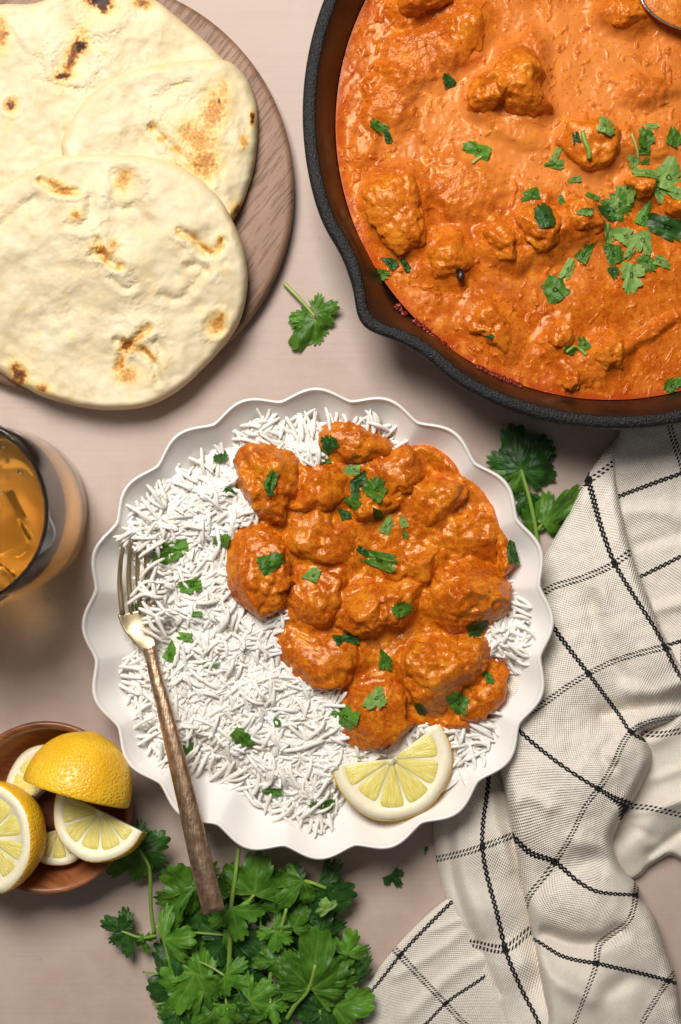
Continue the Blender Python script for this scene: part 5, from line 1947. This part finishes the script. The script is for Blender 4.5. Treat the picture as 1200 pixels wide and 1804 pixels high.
def scrap(px, py, size, rot, wd, m, label, group, seed, cut=None, kind='lobed', fold=0.5, lift=0.0, under=0.0):
    """a chopped piece of leaf lying on whatever is below it; size in photo pixels"""
    P, vein, rim, F = chop_shape(seed, 84, 7, cut)
    c = surf(px, py)
    s = K * (CAM - c.z) / CAM * size
    Q = P - P.mean(0)
    Q = Q / (np.ptp(Q[:, 1]) + 1e-6)
    Q[:, 0] /= np.ptp(Q[:, 0]) + 1e-6
    s = s * 1.03
    X = np.stack([Q[:, 0] * wd * s, Q[:, 1] * s], -1)
    ca, sa = math.cos(R(rot)), math.sin(R(rot))
    X = X @ np.array([[ca, sa], [-sa, ca]])
    hz = []
    for x, y in X:
        h = BVH.ray_cast(Vector((c.x + x, c.y + y, 0.12)), Vector((0, 0, -1)))
        hz.append(h[0].z if h[0] is not None and h[0].z > c.z - 0.012 else c.z - 0.003)
    hz = np.array(hz)
    A = np.stack([X[:, 0], X[:, 1], np.ones(len(X))], -1)
    sol = np.linalg.lstsq(A, hz, rcond=None)[0]
    fit = A @ sol
    z = fit + 0.6 * (hz - fit)
    bend = fold * s * (np.abs(Q[:, 0] * wd) ** 1.5 * 1.6) * math.sin(seed * 9.1)
    n1 = fbm(np.stack([Q[:, 0] * 3, Q[:, 1] * 3, np.full(len(Q), seed * 4.4)], -1), 2)
    z = z + bend + s * 0.12 * n1 * (0.5 + 0.5 * rim)
    z = z + max(0.0, float(np.percentile(hz - z, 85))) + 0.0004 + lift - 0.004 * vein * s
    V = np.stack([c.x + X[:, 0], c.y + X[:, 1], z], -1)
    o = obj('cilantro_leaf', V, F, m, attrs={'vein': vein})
    tag(o, label, 'herb', group)


GP = 'chopped cilantro in the skillet'
GC = 'chopped cilantro on the curry'
GR = 'chopped cilantro on the rice'
C1 = [(PI, 0.3)]
C2 = [(PI, 0.22), (1.2, 0.3)]
C3 = [(1.5, 0.18), (-1.5, 0.18)]
C4 = [(0.4, 0.3), (PI, 0.2), (-1.6, 0.25)]
SCR = [
    # skillet
    (791, 145, 24, 20, 1.0, MLEAFD, 'dark cilantro scrap left of the large triangular chunk', GP, C1),
    (667, 224, 34, 60, 0.55, MLEAF, 'cilantro strip near the upper left wall of the skillet', GP, C3),
    (683, 241, 26, 20, 0.5, MLEAFD, 'dark tip beside the cilantro strip at the upper left of the skillet', GP, C3),
    (843, 266, 50, 70, 0.7, MLEAFB, 'bright folded cilantro leaf alone in the middle sauce of the skillet', GP, C1),
    (1066, 221, 38, -20, 0.85, MLEAFP, 'pale square cilantro piece on the broad chunk with the stem', GP, C4),
    (1014, 243, 22, 10, 0.6, MLEAFD, 'short dark cilantro scrap beside the curled stem on the broad chunk', GP, C3),
    (980, 272, 26, -28, 0.45, MLEAFP, 'thin pale cilantro scrap left of the broad chunk', GP, C3),
    (976, 290, 34, 80, 0.5, MLEAF, 'cilantro strip just below the thin pale scrap left of the broad chunk', GP, C3),
    (1012, 317, 26, 100, 0.4, MLEAFP, 'pale narrow cilantro scrap below the broad chunk', GP, C3),
    (1137, 245, 34, 35, 1.0, MLEAF, 'green cilantro leaf right of the broad chunk', GP, C1),
    (1137, 265, 24, 90, 0.7, MLEAF, 'cilantro piece tucked under the leaf right of the broad chunk', GP, C4),
    (1148, 222, 24, 85, 0.5, MLEAFP, 'small cilantro strip above the leaf right of the broad chunk', GP, C3),
    (1185, 244, 36, -20, 0.8, MLEAF, 'cilantro leaf piece nearest the right picture edge, upper sauce', GP, C4),
    (1116, 286, 24, 50, 0.9, MLEAFP, 'small pale triangular cilantro scrap above the big heap', GP, C2),
    (1138, 286, 16, 90, 0.7, MLEAF, 'tiny green cilantro scrap above the large pale leaf', GP, C4),
    (1176, 315, 64, -25, 0.9, MLEAFP, 'large pale torn cilantro leaf at the right of the skillet', GP, C1),
    (1142, 305, 52, 80, 0.5, MLEAFP, 'pale torn cilantro strip left of the large pale leaf', GP, C3),
    (1160, 338, 36, 30, 0.6, MLEAFP, 'pale cilantro tail below the large pale leaf', GP, C3),
    (1192, 342, 30, 40, 0.8, MLEAFP, 'pale cilantro scrap on the chunk at the right picture edge', GP, C4),
    (938, 342, 34, 100, 0.8, MLEAF, 'cilantro scrap above the torn chicken trio', GP, C2),
    (1043, 346, 26, 65, 0.45, MLEAF, 'small cilantro strip above the right chunk of the trio', GP, C3),
    (1031, 374, 30, 85, 0.45, MLEAFP, 'pale cilantro strip on the right chunk of the trio', GP, C3),
    (988, 352, 18, 10, 0.6, MLEAF, 'tiny cilantro scrap between chunks at the top of the trio', GP, C3),
    (961, 382, 48, 15, 0.9, MLEAFD, 'dark cilantro leaf on the centre chunk of the trio', GP, C1),
    (1088, 362, 58, -35, 0.95, MLEAF, 'largest cilantro leaf of the heap in the skillet', GP, None),
    (1096, 350, 40, 10, 0.9, MLEAFP, 'pale leaf lying on top of the cilantro heap', GP, C1),
    (1072, 375, 40, 60, 0.7, MLEAFD, 'dark leaf under the left side of the cilantro heap', GP, C1),
    (1132, 384, 44, -25, 0.6, MLEAFB, 'bright green cilantro piece right of the heap', GP, C2),
    (1175, 402, 78, 68, 0.5, MLEAFD, 'long dark cilantro leaf reaching the right picture edge', GP, C3),
    (1071, 412, 40, 10, 0.4, MLEAFP, 'narrow upright cilantro strip below the heap', GP, C3),
    (1102, 418, 48, 70, 0.7, MLEAFP, 'curled pale cilantro piece below the heap', GP, C1),
    (1131, 425, 44, 200, 0.9, MLEAFP, 'fan shaped pale cilantro leaf below the heap', GP, C1),
    (1080, 450, 40, 20, 0.8, MLEAF, 'green cilantro piece left in the lower cluster', GP, C4),
    (1079, 478, 24, 200, 0.8, MLEAFD, 'dark scrap at the lower left of the lower cluster', GP, C2),
    (1112, 486, 54, 170, 0.8, MLEAFP, 'long cilantro leaf hanging lowest in the lower cluster', GP, C1),
    (1109, 445, 26, 150, 0.6, MLEAFP, 'narrow cilantro scrap at the top of the lower cluster', GP, C3),
    (1139, 462, 36, 210, 0.8, MLEAF, 'cilantro piece at the right middle of the lower cluster', GP, C1),
    (1163, 463, 32, 245, 0.6, MLEAFP, 'rightmost cilantro scrap of the lower cluster', GP, C2),
    (1028, 450, 38, -40, 0.7, MLEAF, 'upper piece of the three cilantro scraps below the trio', GP, C2),
    (1000, 475, 40, -25, 0.5, MLEAFP, 'middle striped piece of the three cilantro scraps below the trio', GP, C3),
    (978, 511, 48, 40, 1.0, MLEAF, 'round lowest leaf of the three cilantro scraps below the trio', GP, C1),
    (670, 483, 34, 70, 0.5, MLEAF, 'cilantro strip at the left sauce edge below the yellowish chunk', GP, C3),
    (688, 466, 30, 40, 0.6, MLEAFD, 'dark upper cilantro scrap at the left sauce edge', GP, C4),
    (715, 468, 26, 30, 0.5, MLEAFD, 'dark cilantro scrap left of the charred chunk', GP, C3),
    (1030, 608, 26, 20, 0.8, MLEAF, 'little leaf at the end of the lower curved stem', GP, C2),
    (1003, 617, 24, 75, 0.6, MLEAFD, 'dark leaf at the left end of the lower curved stem', GP, C3),
    (1184, 679, 34, -30, 0.8, MLEAF, 'cilantro leaf at the lower right sauce edge of the skillet', GP, C1),
    (864, 594, 14, 60, 0.7, MLEAFD, 'tiny cilantro fleck on the half sunk chunk', GP, C4),
    # curry on the plate
    (580, 783, 32, 30, 0.9, MLEAFD, 'dark upper leaf of the pair on the top edge of the curry', GC, C1),
    (571, 806, 34, 10, 0.7, MLEAF, 'lower leaf of the pair on the top edge of the curry', GC, C2),
    (478, 846, 36, -25, 0.6, MLEAF, 'curled cilantro strip on the large upper left piece', GC, C3),
    (475, 862, 26, 10, 0.5, MLEAFD, 'dark end of the curled strip on the large upper left piece', GC, C3),
    (623, 827, 30, 80, 0.7, MLEAFP, 'pale topmost piece of the cilantro cluster on the plate', GC, C2),
    (634, 846, 34, 120, 0.6, MLEAFD, 'dark folded piece in the cilantro cluster on the plate', GC, C3),
    (663, 863, 42, 60, 1.0, MLEAF, 'rounded grey green leaf of the cilantro cluster on the plate', GC, C1),
    (626, 866, 36, 10, 0.5, MLEAFD, 'dark stalky piece below the cilantro cluster top', GC, C3),
    (624, 887, 32, 60, 0.6, MLEAF, 'lower green piece of the cilantro cluster on the plate', GC, C2),
    (606, 908, 24, 20, 0.8, MLEAFD, 'lowest dark scrap of the cilantro cluster on the plate', GC, C4),
    (664, 908, 24, 10, 0.7, MLEAFD, 'dark scrap below the rounded leaf of the cluster', GC, C4),
    (680, 928, 34, -35, 0.7, MLEAFP, 'pale rectangular scrap in the middle of the curry', GC, C4),
    (711, 920, 22, 20, 0.6, MLEAFP, 'small pale scrap right of the rectangular one', GC, C3),
    (713, 942, 16, 10, 0.6, MLEAF, 'tiny scrap below the small pale one', GC, C3),
    (668, 986, 62, 75, 0.5, MLEAF, 'long cilantro strip across the middle of the curry', GC, C3),
    (641, 972, 26, 60, 0.5, MLEAFD, 'dark tail left of the long cilantro strip', GC, C3),
    (473, 992, 46, -60, 0.9, MLEAF, 'round cilantro leaf on the big left piece', GC, C1),
    (552, 1014, 28, 70, 0.9, MLEAFP, 'small pale scrap between the left and centre pieces', GC, C4),
    (706, 1074, 36, -60, 0.8, MLEAF, 'cilantro leaf on the bright centre piece', GC, C1),
    (596, 1128, 20, 30, 0.8, MLEAFD, 'tiny dark scrap left of the crevice below the centre piece', GC, C4),
    (618, 1124, 34, 80, 0.5, MLEAFD, 'dark leaf in the crevice below the centre piece', GC, C3),
    (676, 1166, 36, -5, 0.65, MLEAF, 'upright cilantro strip left of the piece above the lemon', GC, C4),
    (663, 1230, 42, 110, 0.8, MLEAFP, 'pale leaf on the piece touching the lemon', GC, C1),
    (608, 1263, 54, 75, 0.95, MLEAFB, 'bright broad cilantro leaf at the lower left edge of the curry', GC, C1),
    (806, 1236, 48, -140, 0.7, MLEAF, 'torn leaf on the large piece above the lemon', GC, C1),
    (860, 1195, 22, 10, 0.7, MLEAF, 'small scrap on the lowest right piece', GC, C4),
    (838, 1108, 40, -70, 0.7, MLEAFD, 'dark leaf in the crevice under the large right piece', GC, C1),
    (903, 975, 44, 10, 0.5, MLEAFD, 'dark leaf tucked at the far right rim of the curry', GC, C3),
    (741, 1250, 26, 30, 0.6, MLEAFD, 'dark scrap between the two pieces above the lemon', GC, C3),
    # rice
    (390, 803, 26, 10, 1.0, MLEAFD, 'dark round scrap at the upper edge of the rice', GR, C1),
    (409, 868, 20, 30, 0.8, MLEAFD, 'small scrap beside the large upper left piece on the rice', GR, C2),
    (394, 952, 30, 80, 0.8, MLEAF, 'scrap on the rice left of the big left piece', GR, C1),
    (306, 970, 66, 105, 0.55, MLEAFB, 'longest bright strip near the fork tines', GR, C1),
    (340, 1029, 44, 95, 0.6, MLEAFB, 'bright triangular strip in the middle of the upper rice', GR, C2),
    (347, 1080, 22, 85, 0.4, MLEAFB, 'tiny bright strip in the middle of the rice', GR, C3),
    (328, 1120, 30, 80, 0.5, MLEAFB, 'narrow bright strip right of the fork neck', GR, C3),
    (302, 1150, 34, -30, 0.8, MLEAFB, 'bright folded leaf touching the fork neck', GR, C4),
    (372, 1168, 28, 100, 0.45, MLEAFB, 'narrow bright strip in the centre of the rice', GR, C3),
    (250, 1075, 34, 20, 0.5, MLEAF, 'scrap between the grains on the fork head', GR, C3),
    (335, 1317, 32, 20, 0.85, MLEAFB, 'round bright scrap right of the fork handle', GR, C4),
    (426, 1296, 46, -130, 0.65, MLEAF, 'ragged leaf in the lower middle of the rice', GR, C1),
    (488, 1271, 16, 10, 0.8, MLEAF, 'tiny scrap below the curry edge on the rice', GR, C4),
    (480, 1391, 38, 85, 0.4, MLEAF, 'narrow strip at the lower edge of the rice', GR, C3),
    (570, 1416, 44, 80, 0.6, MLEAF, 'leaf at the rice edge left of the lemon slice', GR, C1),
]
for k, (px, py, size, rot, wd, m, lab, grp, cut) in enumerate(SCR):
    scrap(px, py, size, rot, wd, m, lab, grp, 3.1 + k * 1.9, cut, lift=0.0042 if grp is GR else 0.0002)


def stem_bit(pts, rad, m, label, group):
    P = []
    for px, py in catmull(pts, 5):
        h = surf(px, py)
        P.append((h.x, h.y, h.z + rad * 0.7))
    P = np.array(P)
    for _ in range(3):
        P[1:-1, 2] = (P[:-2, 2] + P[1:-1, 2] + P[2:, 2]) / 3
    V, F = tube(P, rad, 8)
    o = obj('cilantro_stalk', V, F, m)
    tag(o, label, 'herb', group)


stem_bit([(1026, 232), (1030, 250), (1037, 265), (1038, 280)], 0.0012, MSTEM, 'curled dark green stem on the broad chunk in the skillet', GP)
stem_bit([(832, 288), (845, 278), (862, 270)], 0.0008, MSTEMP, 'pale stem on the bright folded leaf in the skillet', GP)
stem_bit([(997, 621), (1010, 612), (1022, 616), (1033, 626)], 0.0009, MSTEM, 'lower curved cilantro stem between two small chunks in the skillet', GP)
stem_bit([(1113, 236), (1122, 262), (1124, 280)], 0.0006, MSTEMP, 'thin pale stem left of the leaf beside the broad chunk', GP)

# two scraps on the bare table
V, F, ve = leaf((688, 1540), (708, 1566), 0.002, 0.001, 0.9, 90.0, curl=0.2)
o = obj('cilantro_leaf', V, F, MLEAFD, attrs={'vein': ve})
tag(o, 'single dark cilantro leaf on the bare table left of the towel', 'herb')
V, F, ve = leaf((752, 1492), (748, 1508), 0.001, 0.001, 0.3, 91.0, curl=0.2)
o = obj('cilantro_leaf', V, F, MLEAFD, attrs={'vein': ve})
tag(o, 'tiny dark sliver on the table between plate and towel', 'herb')
